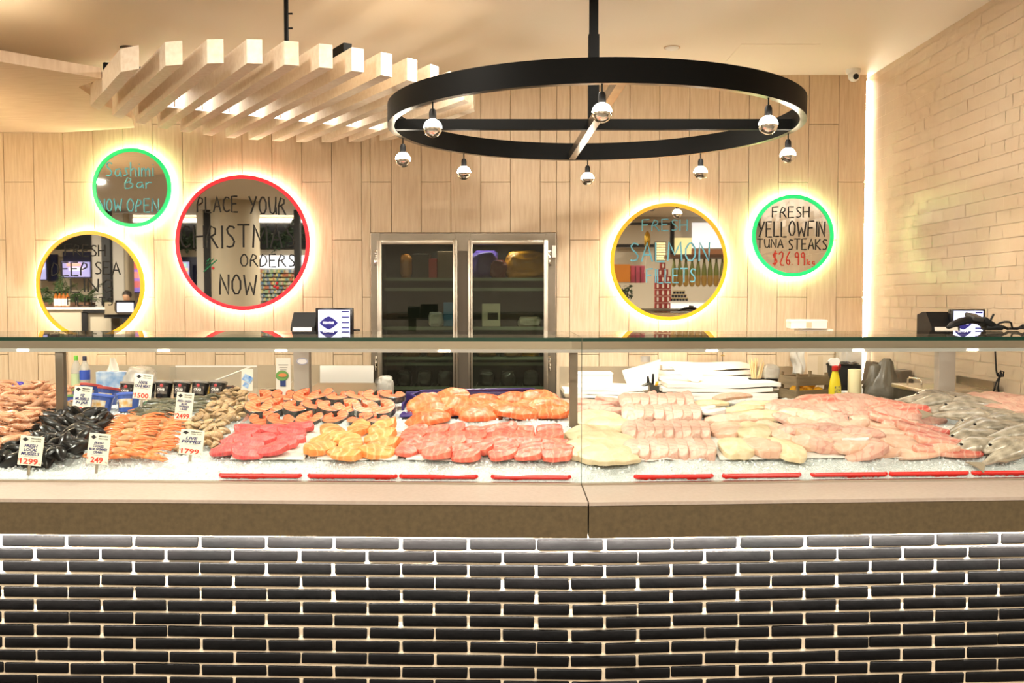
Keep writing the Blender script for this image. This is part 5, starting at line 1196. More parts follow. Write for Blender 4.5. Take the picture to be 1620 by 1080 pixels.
# pink trout pieces over two trays
pm = [fillet(.125,.10,.028,40+k,taper=.85,sq=4,lump=.16,mats=[m_tuna2],name='trout_piece_mesh') for k in range(5)]
rowsT = [(689,[(657,.9),(690,.1),(716,.05),(746,.1),(782,.2),(800,1.2),(823,.1),(868,.05)]),(699,[(653,1.1),(686,.0),(716,.0),(748,.2),(784,.1),(822,.1),(870,0)]),(709,[(651,1.3),(684,.0),(716,.1),(750,-.2),(786,.4),(834,0),(876,0)]),(718,[(646,1.2),(682,0),(722,-.1),(760,-.3),(800,.9),(838,.1),(882,0)]),(726,[(692,-.05),(738,-.15),(796,.3),(834,0),(880,.05)])]
nT = 0
for ri_,(y,row) in enumerate(rowsT):
    for k,(x,r) in enumerate(row):
        lay('trout_piece', pm[nT%5], x, y+rf.uniform(-1,1), r, 'pink trout piece, %s from left in the %s row from the back' % (ORD[k], ORD[ri_]), 'fish portion', 'pink trout pieces', lift=.008+.004*(nT%3), tx=.17, ty=rf.uniform(-.1,.1), sc=.9); nT += 1
# ================================================================== salmon steaks at the back
def steak():
    pts_o, pts_i = [], []; n = 36
    for k in range(n+1):
        a = math.radians(-152+304*k/n); c = abs(a)/math.radians(152)
        hw = .031-.012*c; rad = .036+.006*(1-c); cx = math.cos(a)*rad*1.05; cy = math.sin(a)*rad*(.92)
        d = Vector((math.cos(a), math.sin(a))); p = Vector((cx+.004, cy)); pts_o.append(p+d*hw); pts_i.append(p-d*hw*(.85))
    return pts_o, pts_i
po, pi_ = steak()
SK = []
def make_steak(label, loc, rot):
    if not SK:
        t = thing('salmon_steak', label, 'fish steak', loc, group='salmon steaks')
        H = .030
        gg = G(); bm = gg.bm; n = len(po)
        layers = [(.0,0),(.004,.0),(.006,H*.5),(.004,H),(.0,H)]
        for side in (0,):
            A = [[bm.verts.new((p.x,p.y,z)) for p in po] for z in (0,H*.5,H)]
            Bq = [[bm.verts.new((p.x,p.y,z)) for p in pi_] for z in (0,H*.5,H*1.0)]
            Cm = [bm.verts.new(((p.x+q.x)/2,(p.y+q.y)/2,H*1.10)) for p,q in zip(po,pi_)]
            for i in range(n-1):
                for j in range(2):
                    bm.faces.new((A[j][i],A[j][i+1],A[j+1][i+1],A[j+1][i])); bm.faces.new((Bq[j][i+1],Bq[j][i],Bq[j+1][i],Bq[j+1][i+1]))
                bm.faces.new((A[2][i],A[2][i+1],Cm[i+1],Cm[i])); bm.faces.new((Cm[i],Cm[i+1],Bq[2][i+1],Bq[2][i])); bm.faces.new((A[0][i+1],A[0][i],Bq[0][i],Bq[0][i+1]))
            for i in (0,n-1): bm.faces.new([A[0][i],A[1][i],A[2][i],Cm[i],Bq[2][i],Bq[1][i],Bq[0][i]])
        gg.build('flesh', m_steak, t, smooth=60, local=True)
        gg = G(); bm = gg.bm
        off = [(po[min(i+1,n-1)]-po[max(i-1,0)]).normalized() for i in range(n)]; nn = [Vector((d.y,-d.x)) for d in off]
        A = [[bm.verts.new((p.x+q.x*e,p.y+q.y*e,z)) for p,q in zip(po,nn)] for e,z in ((.0005,-.001),(.003,.0),(.003,H),(.0005,H+.001))]
        for j in range(3):
            for i in range(n-1):
                f = bm.faces.new((A[j][i],A[j][i+1],A[j+1][i+1],A[j+1][i])); c = abs(i-(n-1)/2)/((n-1)/2); f.material_index = 1 if .52 < c < .72 or c > .93 else 0
        gg.build('skin', [m_skin, m_silver], t, smooth=60, local=True)
        t.rotation_euler = rot; SK.append(t); return t
    return dup(SK[0], loc, rot, label=label)
ST1 = [(412,643),(449,641),(487,641),(511,639),(537,643),(564,642),(594,641),(621,641)]
ST2 = [(411,654),(440,652),(470,654),(497,652),(523,655),(548,654),(575,655),(603,654)]
ST3 = [(415,665),(444,667),(493,664),(532,663),(570,666),(596,666)]
fronts = [-1.57,-1.2,-1.9,-1.45,-1.1,-2.0,-1.57,-1.3]
for ri_,(row,nm,lf) in enumerate(((ST3,'bottom front',.0),(ST2,'middle',.032),(ST1,'top back',.05))):
    for k,(x,y) in enumerate(row):
        p = B(x, y+3) + Vector((0,0,lf*.8))
        make_steak('salmon steak with dark skin, %s from the left in the %s row' % (ORD[k], nm), p, bed_rot(fronts[(k*3+ri_*2)%8]+rf.uniform(-.6,.6), .20+rf.uniform(-.14,.16), rf.uniform(-.22,.22)))
# purple tray and the big salmon fillets
a, b = P(643,640,4.6), P(868,634,4.6)
t = thing('purple_tray','deep purple plastic tray holding large salmon fillets at the back','tray',((a.x+b.x)/2,4.38,.93),.0)
gq = G(); w = b.x-a.x; m_pur = mat('purple plastic', rgb(52,36,110), .3)
for (cx,cy,cz,sx,sy,sz) in ((0,.20,.03,w,.012,.09),(-w/2,.13,.01,.012,.14,.05),(w/2,.13,.01,.012,.14,.05),(0,.06,-.012,w,.28,.012)):
    gq.box((cx,cy,cz),(sx,sy,sz),bevel=.004)
gq.build('tray_body', m_pur, t, smooth=35, local=True)
G().tube([(-w/2+.10,.10,.03),(-w/2+.03,.18,.06),(-w/2+.08,.205,.075),(w/2-.08,.205,.085),(w/2-.03,.19,.06),(w/2-.10,.10,.03)],.008,8).build('rolled_rim', m_pur, t, smooth=True, local=True)
fm = [fillet(.215,.15,.034,60+k,taper=.7,sq=3,droop=.35,mats=[m_salm],name='salmon_fillet_mesh') for k in range(4)]
SF = [(678,644,.3),(711,641,.1),(769,638,.0),(819,638,-.1),(858,642,-.3),(748,645,.4),(687,655,.1),(730,653,-.2),(790,650,.1),(838,651,.6),(867,655,.2),(676,666,.05),(762,661,.4),(815,661,-.1)]
for k,(x,y,r) in enumerate(SF): lay('salmon_fillet', fm[k%4], x, y+5, r, 'large orange salmon fillet, %s counted from the back left of the purple tray' % ORD[k], 'fish fillet', 'large salmon fillets', lift=.018+.010*((k+1)%3), tx=.25+rf.uniform(-.1,.25), ty=rf.uniform(-.25,.25), sc=.92)
# ================================================================== white and pink fillets of the right half
cm_ = [fillet(.25,.19,.022,80+k,taper=.88,lump=.18,droop=.3,mats=[m_cream],name='cream_fillet_mesh') for k in range(3)]
for k,(x,y,r) in enumerate(((945,668,.1),(968,680,.0),(940,692,.15),(962,704,-.05),(938,716,.1),(965,725,0))): lay('squid_sheet', cm_[k%3], x, y, r, 'smooth cream seafood sheet right of the glass joint, %s from the back' % ORD[k], 'seafood sheet', 'cream seafood sheets', lift=.010, tx=.12, sc=(.95,1,1))
bm_ = [fillet(.26,.10,.026,90+k,taper=.6,lump=.2,mats=[m_pale],name='pale_fillet_mesh') for k in range(3)]
for k,(x,y,r) in enumerate(((912,642,.1),(948,643,.15),(985,642,.0),(930,652,.1),(965,654,-.05),(905,655,.2))): lay('pale_fillet', bm_[k%3], x, y+2, r, 'pale pink fillet behind the cream sheets, %s counted from the back left' % ORD[k], 'fish fillet', 'pale fillets at the joint', lift=.012, ty=rf.uniform(-.1,.1))
wm = [fillet(.20,.066,.022,100+k,taper=.9,lump=.14,droop=.35,sq=3,mats=[m_pale],name='striped_fillet_mesh') for k in range(4)]
for ri_,(y,xs,nm,lf) in enumerate(((649,(990,1003,1017,1031,1045,1059,1073,1087),'back',.045),(664,(995,1009,1024,1039,1054,1069,1084,1098),'second',.030),(688,(996,1010,1024,1039,1053,1068,1082,1097,1111),'third',.020),(716,(1000,1015,1030,1045,1060,1075,1090,1105,1119),'front',.014))):
    for k,x in enumerate(xs):
        sk_ = .10*(x-1050)/60
        lay('striped_fillet', wm[(k*3+ri_)%4], x, y, PI/2-.14+rf.uniform(-.05,.05), 'slim pink striped fillet, %s from the left in the %s row' % (ORD[k], nm), 'fish fillet', 'slim striped fillets', lift=lf+.002*(k%2), tx=.13, ty=-.28+rf.uniform(-.08,.08))
bigm = [fillet(.32,.17,.030,120+k,taper=.7,lump=.12,droop=.35,sq=3,mats=[m_cream if k%2 else m_pale2],name='large_fillet_mesh') for k in range(4)]
for k,(x,y,r,l) in enumerate(((1160,668,.1,.01),(1205,665,-.3,.014),(1150,684,1.3,.012),(1190,690,1.5,.018),(1228,688,1.75,.012),(1165,712,1.4,.012),(1205,712,1.6,.016),(1240,715,1.7,.01))): lay('large_fillet', bigm[k%4], x, y, r, 'large cream white fillet, %s counted from the back left of its red tray' % ORD[k], 'fish fillet', 'large cream fillets', lift=l, ty=rf.uniform(-.1,.1), sc=.86)
for k,(x,y,r,l) in enumerate(((1120,646,.1,.02),(1158,640,.0,.035),(1195,648,.1,.02),(1130,655,-.2,.012),(1175,655,.0,.02),(1215,655,-.2,.012))): lay('thick_fillet', bigm[(k+1)%4], x, y, r, 'thick beige fillet in the back row behind the cream fillets, %s counted from the left' % ORD[k], 'fish fillet', 'thick beige fillets', lift=l, ty=rf.uniform(-.2,.2), sc=.62)
wf = fillet(.12,.07,.02,140,taper=.9,mats=[m_whitef],name='skin_side_mesh')
for k,(x,y) in enumerate(((1112,660),(1128,664))): lay('skin_side_piece', wf, x, y, .1, 'pearly white skin side piece left of the thick beige fillets, %s' % ('rear','front')[k], 'fish piece', 'pearly pieces', lift=.03)
blm = [fillet(.17,.095,.026,150+k,taper=.65,lump=.2,sq=3,mats=[m_pale2 if k%3 else m_pale],name='blush_piece_mesh') for k in range(4)]
BL = [(1238,656,-.4),(1262,664,-.5),(1290,672,-.4),(1250,672,-.4),(1318,676,.5),(1275,682,-.3),(1350,682,.4),(1300,688,-.2),(1262,692,-.2),(1335,692,.3),(1290,700,-.2),(1365,697,-.5),(1318,702,.1),(1345,706,.2),(1285,712,-.3),(1378,708,-.3),(1312,716,-.2),(1350,719,.1),(1390,719,-.2),(1370,725,.0)]
for k,(x,y,r) in enumerate(BL): lay('blush_piece', blm[k%4], x, y, r, 'blush pink fish piece, %s counted from the back left of its red tray' % ORD[k], 'fish piece', 'blush fish pieces', lift=.010+.006*(k%3), tx=.25, ty=rf.uniform(-.25,.25))
lay('skin_side_piece', wf, 1352, 713, -.3, 'silver skinned fish piece at the front of the blush pieces', 'fish piece', None, lift=.035, sc=.9)
rm = [fillet(.36,.09,.018,170+k,taper=.6,lump=.14,sq=3,mats=[m_red if k%2 else m_pale2],name='red_fillet_mesh') for k in range(4)]
RD = [(1398,672,-.45),(1425,676,-.5),(1408,685,-.4),(1450,684,-.5),(1430,694,-.35),(1470,693,-.45),(1440,703,-.3),(1490,703,-.4),(1452,711,-.15),(1505,713,-.25),(1460,720,-.05),(1500,721,-.05)]
for k,(x,y,r) in enumerate(RD): lay('red_streaked_fillet', rm[k%4], x, y, r, 'long red streaked fillet, %s counted from the back left of its red tray' % ORD[k], 'fish fillet', 'red streaked fillets', lift=.008+.006*(k%2), tx=.18, ty=rf.uniform(-.15,.15), sc=(.78,1,1))
lm = [fillet(.38,.16,.022,190+k,taper=.6,lump=.14,droop=.25,sq=3,mats=[m_pale if k != 1 else m_red],name='long_fillet_mesh') for k in range(3)]
for k,(x,y,r) in enumerate(((1255,648,-.2),(1300,640,.3),(1340,643,.1),(1370,640,-.1),(1405,645,-.3),(1320,655,.2),(1360,656,-.1),(1415,656,-.25),(1440,661,-.3))): lay('long_pink_fillet', lm[k%3], x, y+2, r, 'broad pink fillet on the back ice, %s counted from the left' % ORD[k], 'fish fillet', 'broad pink fillets', lift=.012+.006*(k%2), tx=.15, ty=rf.uniform(-.15,.15), sc=(.8,1,1))
for k,(x,y,r,s) in enumerate(((1580,641,.1,1.5),(1600,655,.15,1.2),(1608,664,.1,.8),(1560,650,.2,1.0),(1612,645,.1,1.3))): lay('corner_fillet', lm[0], x, y+2, r, 'pink fillet at the far right end of the case, %s counted from the back' % ORD[k], 'fish fillet', 'fillets at the right end', lift=.02, sc=(.7*s,s,s*1.2))
# ================================================================== whole fish
FW = []
def whole_fish(label, loc, rot, sc=1):
    if not FW:
        t = thing('whole_fish', label, 'fish', loc, group='whole grey fish')
        n = 22; gg = G(); bm = gg.bm; rings = []
        for i in range(n+1):
            u = i/n; x = -.15+.27*u
            hgt = (.040*min(1,u/.30+.10)**.55 if u < .3 else .0415*(1-.80*((u-.3)/.7)**1.5)); wd = hgt*.58
            rings.append([bm.verts.new((x, math.cos(2*PI*k/14)*hgt*1.0, wd+math.sin(2*PI*k/14)*wd)) for k in range(14)])
        for A, Bq in zip(rings, rings[1:]):
            for k in range(14): bm.faces.new((A[k],A[(k+1)%14],Bq[(k+1)%14],Bq[k]))
        bm.faces.new(rings[0][::-1]); bm.faces.new(rings[-1])
        bd = gg.build('body', m_fish, t, smooth=True, local=True)
        gg = G(); gg.prism([(.115,.006),(.165,.042),(.155,.004),(.165,-.038),(.115,-.006)],.006,.010); gg.build('tail_fin', m_fin, t, local=True)
        gg = G(); gg.prism([(-.05,.030),(-.02,.046),(.05,.040),(.075,.020),(.0,.030)],.014,.018); gg.build('dorsal_fin', m_fin, t, local=True)
        gg = G(); gg.prism([(-.06,-.01),(-.02,-.022),(-.03,-.002)],.034,.037); gg.build('side_fin', m_fin, t, local=True)
        gg = G(); gg.tube([(-.088,.025,.030),(-.080,.008,.037),(-.082,-.012,.036),(-.092,-.026,.028)],.0018,5); gg.build('gill_line', m_fin, t, smooth=True, local=True)
        G().sphere((-.122,.006,.030),.007,10,8,(1,1,.6)).build('eye', m_eye, t, smooth=True, local=True)
        t.rotation_euler = rot; t.scale = (sc,)*3; FW.append(t); return t
    return dup(FW[0], loc, rot, sc, label=label)
WF = [(1455,640,.0),(1490,638,.1),(1530,640,-.1),(1470,648,.2),(1512,648,.0),(1550,650,-.1),(1492,657,.1),(1540,660,.0),(1580,664,.1),(1520,670,-.15),(1565,674,.1),(1605,676,.0),(1532,684,.3),(1585,687,.1),(1548,697,.2),(1600,700,.25),(1560,712,.3),(1608,716,.35),(1590,727,.4)]
for k,(x,y,r) in enumerate(WF): whole_fish('whole grey fish, %s counted from the back left of the fish pile' % ORD[k], B(x,y+2)+Vector((0,0,.016+.012*(k%2))), bed_rot((PI if k%3 == 0 else 0)+r+rf.uniform(-.1,.1), .30, rf.uniform(-.06,.06)), 1.08)
# ================================================================== shellfish on the left
def inpoly(x, y, poly):
    c = False; n = len(poly)
    for i in range(n):
        (x1,y1),(x2,y2) = poly[i], poly[i-1]
        if (y1 > y) != (y2 > y) and x < (x2-x1)*(y-y1)/(y2-y1)+x1: c = not c
    return c
def heap(poly, n, mind, seed, squash=.5):
    rr = random.Random(seed); xs = [p[0] for p in poly]; ys = [p[1] for p in poly]; out = []; tries = 0
    while len(out) < n and tries < 30000:
        tries += 1; x, y = rr.uniform(min(xs),max(xs)), rr.uniform(min(ys),max(ys))
        if not inpoly(x,y,poly): continue
        if all(((x-a)**2+((y-b)/squash)**2) > mind**2 for a,b in out): out.append((x,y))
    return sorted(out, key=lambda q: q[1])
def prawn(seed):
    rr = random.Random(seed); gg = G(); n = 12; cur = rr.uniform(1.5,2.3); Lp = .115
    pts = []; x = y = 0; h = cur/2
    for i in range(n): pts.append(Vector((x,y,.010+.002*math.sin(i)))); x += Lp/n*math.cos(h); y += Lp/n*math.sin(h); h -= cur/n
    rad = [.0035,.0085,.0105,.0112,.0112,.0105,.0098,.009,.008,.0068,.0055,.004]
    c = sum(pts,Vector())/n; pts = [p-Vector((c.x,c.y,0)) for p in pts]
    gg.tube(pts, rad, 8, flat=1.0)
    d = (pts[-1]-pts[-2]).normalized(); s = Vector((-d.y,d.x,0))
    for a in (-.6,-.2,.2,.6): 
        e = pts[-1]+(d*math.cos(a)+s*math.sin(a))*.024; gg.tube([pts[-1],(pts[-1]+e)/2+Vector((0,0,.001)),e],[.002,.0045,.0015],5,flat=.35)
    hd = (pts[0]-pts[1]).normalized(); gg.tube([pts[0]+hd*-.002,pts[0]+hd*.02+Vector((0,0,.002))],[.0035,.0006],5)
    for a in (-.5,.3):
        q = [pts[0]+hd*.005]; ang = math.atan2(hd.y,hd.x)+a
        for j in range(5): q.append(q[-1]+Vector((math.cos(ang+.2*j*a),math.sin(ang+.2*j*a),.0002*(1-j)))*.008)
        gg.tube(q,.0007,4)
    for i in range(2,9):
        t_ = (pts[i+1]-pts[i-1]).normalized(); s = Vector((t_.y,-t_.x,0)); gg.tube([pts[i]+s*rad[i]*.8,pts[i]+s*(rad[i]+.009)-Vector((0,0,.006))],[.002,.0008],4)
    for s_ in (-1,1):
        s = Vector((-hd.y,hd.x,0))*s_; gg.ico(pts[0]+s*.005+Vector((0,0,.004)),.0022,1)
    bmesh.ops.recalc_face_normals(gg.bm, faces=gg.bm.faces); me = bpy.data.meshes.new('prawn_mesh'); gg.bm.to_mesh(me); gg.bm.free(); me.materials.append(m_prawn)
    me.polygons.foreach_set('use_smooth',[True]*len(me.polygons)); return me
pr = [prawn(k) for k in range(5)]
poly = [(-70,622),(0,618),(60,617),(128,621),(128,634),(108,650),(82,657),(66,676),(42,700),(18,718),(-70,722)]
for k,(x,y) in enumerate(heap(poly, 190, 7.0, 5)):
    rr = random.Random(k); dn = min(1,(x+75)/60)*min(1, max(0,(y-612))/18)
    up = .05*max(0,1-abs(y-655)/55)*(1 if x < 70 else .3)
    lay('prawn', pr[k%5], x, y+up*160, rr.uniform(-.6,.6)+(PI if rr.random() < .35 else 0), 'raw beige prawn in the heap at the left end of the case', 'prawn', 'heaped raw prawns', lift=.006+rr.uniform(0,.03)+up, tx=rr.uniform(-.5,.5), ty=rr.uniform(-.4,.4), sc=rr.uniform(1.05,1.35))
def shell(L, W, T, point, mats, name, ridge=0):
    gg = G(); nr, ns = 8, 22; bm = gg.bm
    for s in (1,-1):
        prev = None
        for i in range(nr+1):
            r = 1-i/nr; ring = []
            if i == nr: ring = [bm.verts.new((-.10*L,0,s*T/2))]
            else:
                for k in range(ns):
                    a = 2*PI*k/ns; x = math.cos(a)*L/2; t = (math.cos(a)+1)/2; w = (point+(1-point)*math.sin(PI*min(1,t*.8+.1))**.8); y = math.sin(a)*W/2*w
                    z = s*T/2*(1-r**2.2)**.75*(1+ridge*math.sin(i*2.6))
                    ring.append(bm.verts.new((x*r-.10*L*(1-r), y*r, z+s*.0006)))
            if prev:
                for k in range(ns):
                    if len(ring) == 1: bm.faces.new((prev[k],prev[(k+1)%ns],ring[0]) if s > 0 else (prev[(k+1)%ns],prev[k],ring[0]))
                    else: bm.faces.new((prev[k],prev[(k+1)%ns],ring[(k+1)%ns],ring[k]) if s > 0 else (prev[(k+1)%ns],prev[k],ring[k],ring[(k+1)%ns]))
            prev = ring
    bmesh.ops.recalc_face_normals(bm, faces=bm.faces); me = bpy.data.meshes.new(name); bm.to_mesh(me); bm.free()
    for m in mats: me.materials.append(m)
    me.polygons.foreach_set('use_smooth',[True]*len(me.polygons)); return me
mu = [shell(.108,.056,.040,.15,[m_mus],'mussel_mesh'), shell(.095,.050,.036,.12,[m_mus],'mussel_mesh')]
poly = [(112,664),(165,663),(178,676),(166,688),(140,700),(136,724),(108,728),(88,737),(48,740),(0,741),(8,722),(36,708),(48,692),(62,674),(80,664)]
for k,(x,y) in enumerate(heap(poly, 78, 10.5, 8, .62)):
    rr = random.Random(100+k); up = .03*max(0,1-((x-112)/70)**2)*max(0,1-((y-690)/60)**2)
    lay('mussel', mu[k%2], x, y+up*130, rr.uniform(0,6.28), 'glossy black mussel in the heap behind the local mussel price tag', 'mussel', 'heaped black mussels', lift=.014+rr.uniform(0,.022)+up, tx=rr.uniform(-.7,.7), ty=rr.uniform(-.7,.7), sc=rr.uniform(.85,1.15))
pp = [shell(.056,.040,.024,.45,[m_pip],'pippie_mesh',.03), shell(.05,.038,.022,.5,[m_pip],'pippie_mesh',.03)]
poly = [(352,622),(384,622),(406,632),(402,640),(384,648),(384,662),(366,668),(350,692),(340,710),(322,713),(318,700),(300,686),(296,674),(310,660),(330,655),(320,646),(336,640),(346,632)]
for k,(x,y) in enumerate(heap(poly, 125, 6.6, 9, .7)):
    rr = random.Random(300+k); lay('pippie', pp[k%2], x, y+2, rr.uniform(0,6.28), 'beige striped pippie clam in the heap behind the live pippies tag', 'clam', 'heaped pippies', lift=.008+rr.uniform(0,.03), tx=rr.uniform(-.7,.7), ty=rr.uniform(-.6,.6), sc=rr.uniform(.85,1.1))
for k,(x,y) in enumerate(((282,712),(272,709),(289,716))): lay('pippie', pp[k%2], x, y, k*1.3, 'stray pippie clam on the ice left of the live pippies tag', 'clam', 'stray pippies', lift=.008)
# crabs
CR = {}
def crab(kind, label, loc, rot, sc=1):
    if kind not in CR:
        ms, mbody = ((m_crab, m_crabb) if kind == 'cooked' else (m_gcrab, m_gcrab))
        t = thing(kind+'_crab' if kind == 'cooked' else 'green_crab', label, 'crab', loc, group='halved cooked crabs' if kind == 'cooked' else 'green swimmer crabs')
        gg = G(); 
        if kind == 'cooked': gg.sphere((0,0,.016),.03,16,10,(1.25,.75,.55))
        else: gg.sphere((0,0,.018),.045,20,12,(1.25,.85,.38)); [gg.tube([(sx*.05,0,.018),(sx*.075,.004,.02)],[.008,.001],6) for sx in (-1,1)]
        gg.build('carapace', mbody, t, smooth=True, local=True)
        for s in (-1,1):
            for k in range(4):
                y = -.016+.011*k; sp = (-.35+.26*k)
                pts = [(s*.025,y,.018),(s*.058,y+sp*.02,.032-.003*k),(s*.092,y+sp*.045,.024),(s*.125,y+sp*.07,.008)]
                G().tube(pts,[.006,.0065,.0052,.0018 if k < 3 else .006],7,flat=.75).build('leg', ms, t, smooth=True, local=True)
            pts = [(s*.026,-.02,.02),(s*.062,-.034,.03),(s*.09,-.036,.030),(s*.122,-.030,.022)]
            cl = G().tube(pts,[.008,.009,.0135,.006],8).build('claw', ms, t, smooth=True, local=True)
            G().tube([(s*.10,-.042,.026),(s*.125,-.046,.02),(s*.143,-.036,.016)],[.006,.005,.001],7).tube([(s*.115,-.03,.026),(s*.132,-.028,.02),(s*.146,-.033,.016)],[.006,.005,.001],7).build('pincer', ms, cl, smooth=True, local=True)
        t.rotation_euler = rot; t.scale = (sc,)*3; CR[kind] = t; return t
    return dup(CR[kind], loc, rot, sc, label=label)
CK = [(236,663,.0),(215,670,.1),(256,671,-.05),(208,681,.0),(250,681,.05),(205,691,.0),(244,691,-.05),(200,702,.05),(238,702,0),(196,712,0),(228,713,.1),(190,722,-.1),(220,724,.0)]
for k,(x,y,r) in enumerate(CK): crab('cooked','orange cooked crab half, %s counted from the back left of the crab stack' % ORD[k], B(x,y+2)+Vector((0,0,.006+.008*(k%2))), bed_rot(r+rf.uniform(-.1,.1), .35, rf.uniform(-.1,.1)), .92)
GC = [(262,638,.1),(315,637,.0),(250,647,.15),(300,648,-.1),(245,656,.0),(290,657,.1),(268,652,.0),(238,662,.1)]
for k,(x,y,r) in enumerate(GC): crab('green','dark green uncooked crab, %s counted from the back left of the green crabs' % ORD[k], B(x,y+3)+Vector((0,0,.01+.008*(k%2))), bed_rot(r+PI*(k%2), .15, 0), .74)
# ================================================================== plastic tubs
def tub(label, px, py, h, r, mb_, ml, mlab, group, key, tilt=(-.15,0), Yoff=0, txt=None):
    p = B(px, py); p.z -= .006
    if key not in CR:
        t = thing('seafood_tub', label, 'tub', p, group=group)
        bd = G().lathe([(0,0),(r*.80,0),(r*.82,.003),(r*.97,h*.9),(r*.97,h*.92),(0,h*.92)],28).build('tub_body', mb_, t, smooth=40, local=True)
        G().lathe([(r*1.0,h*.86),(r*1.04,h*.87),(r*1.05,h*.97),(r*.98,h),(r*.9,h*.985),(0,h*.985)],28).build('lid', ml, t, smooth=40, local=True)
        gg = G()
        for k in range(9):
            a0, a1 = PI*1.5-.75+.167*k, PI*1.5-.75+.167*(k+1)
            z0, z1 = h*.22, h*.66
            def rp_(z): return r*(.815+.155*z/(h*.9))+.0008
            gg.quad([(rp_(z0)*math.cos(a0),rp_(z0)*math.sin(a0),z0),(rp_(z0)*math.cos(a1),rp_(z0)*math.sin(a1),z0),(rp_(z1)*math.cos(a1),rp_(z1)*math.sin(a1),z1),(rp_(z1)*math.cos(a0),rp_(z1)*math.sin(a0),z1)])
        gg.build('label', mlab, t, smooth=True, local=True)
        t.rotation_euler = (tilt[0], tilt[1], 0); CR[key] = t
        if txt:
            M = WM(t); ux = M.to_3x3()@Vector((1,0,0)); uz = M.to_3x3()@Vector((0,0,1)); nrm = -(M.to_3x3()@Vector((0,1,0)))
            ftext('tub_text', txt, M@Vector((0,-r*.93-.002,h*.40)), ux, uz, h*.12, m_white, t, bold=.02)
            gq = G(); gq.sphere((0,-r*.93,h*.70),r*.2,12,8,(1,.25,1)); gq.build('round_emblem', mat('red emblem', rgb(170,50,50), .4), t, smooth=True, local=True)
        return t
    return dup(CR[key], p, (tilt[0],tilt[1],0), label=label)
m_btub = mat('black tub plastic', rgb(22,21,22), .22, coat=.4); m_blid = mat('clear grey lid', rgb(150,142,132), .2, coat=.4)
m_blab = mat('dark crab label', rgb(40,30,32), .35, n=(40, rgb(120,110,100), 3))
for k,(x,y) in enumerate(((201,630),(232,629),(258,628),(286,628),(315,628),(343,628))): tub('black tub of crab meat with a clear lid, %s from the left in the row' % ORD[k], x, y, .088, .044, m_btub, m_blid, m_blab, 'black crab tubs', 'bk', (-.22,rf.uniform(-.08,.08)), txt='CRAB')
m_ulab = mat('blue print label', rgb(206,200,186), .35, n=(38, rgb(196,150,80), 2.2)); m_ub = mat('blue tub plastic', rgb(56,84,158), .3, coat=.3)
for k,(x,y,ml,key,w) in enumerate(((203,650,mat('blue lid', rgb(80,108,196), .3, coat=.3),'bl','blue lidded blue tub standing alone in front of the black crab tubs'),(158,652,None,'bl','blue lidded blue tub right of the mussels in jar tag'),(140,634,mat('red lid', rgb(176,64,60), .3, coat=.3),'rd','red lidded blue tub at the back by the bottles'),(168,640,None,'rd','larger red lidded blue tub in the middle of the blue tubs'))):
    tub(w, x, y, .092, .052, m_ub, ml, m_ulab, 'blue seafood tubs', key, (-.2,.1 if k else -.05))
m_gl = mat('green lid', rgb(110,150,88), .3, coat=.3)
for k,(x,y,w) in enumerate(((131,640,'green lidded tub behind the mussels in jar tag'),(111,652,'green lidded tub left of the mussels in jar tag'))): tub(w, x, y, .085, .046, m_ub, m_gl, m_ulab, 'green lidded tubs', 'gn', (-.2,-.12))
# dark bagged goods behind the tubs
for k,(x,y,s,c,lab) in enumerate(((160,618,(.12,.09,.09),(220,160,40),'yellow and black packet behind the red lidded tubs'),(180,616,(.10,.09,.10),(40,34,30),'black packet between the tubs and the tissue box'),(300,612,(.13,.1,.085),(206,160,40),'yellow and black packet behind the row of black tubs'),(322,609,(.14,.1,.09),(34,34,36),'dark pack with a pale window behind the black tubs'))):
    p = P(x,y+4,4.64); bag('snack_packet', lab, (p.x,4.985,.924), (s[0],s[1],s[2]*.85), mat('packet film', rgb(*c), .25, n=(26, rgb(26,24,24), 2.5), bump=(30,.4)), cat='packet', seed=60+k)
    pass
gq = G(); gq.box((0,0,-.012),(2.6,.30,.02)); gq.box((0,.13,-.4),(2.6,.02,.76)).box((0,-.11,-.4),(2.6,.02,.76)); o = gq.build('rear_service_shelf', m_steel); o.location = (-1.5,5.06,.912); tag(o,'narrow steel service shelf behind the left half of the seafood case','shelf')
bag('blue_bag','shiny blue plastic bag at the left edge behind the prawns',(P(2,604,4.95).x,4.98,.924),(.2,.16,.10),mat('blue film', rgb(36,40,190), .2, bump=(24,.5)),seed=71)
o = G().grid(8,6,lambda u,v: Vector((P(60,620,4.78).x+.25*u, 4.76+.12*v, .922+.012*math.sin(u*3)+.03*u*v))).build('paper_sheet', m_paper, smooth=True); o.modifiers.new('thickness','SOLIDIFY').thickness=.002; tag(o,'white paper lying behind the prawn heap','paper sheet')
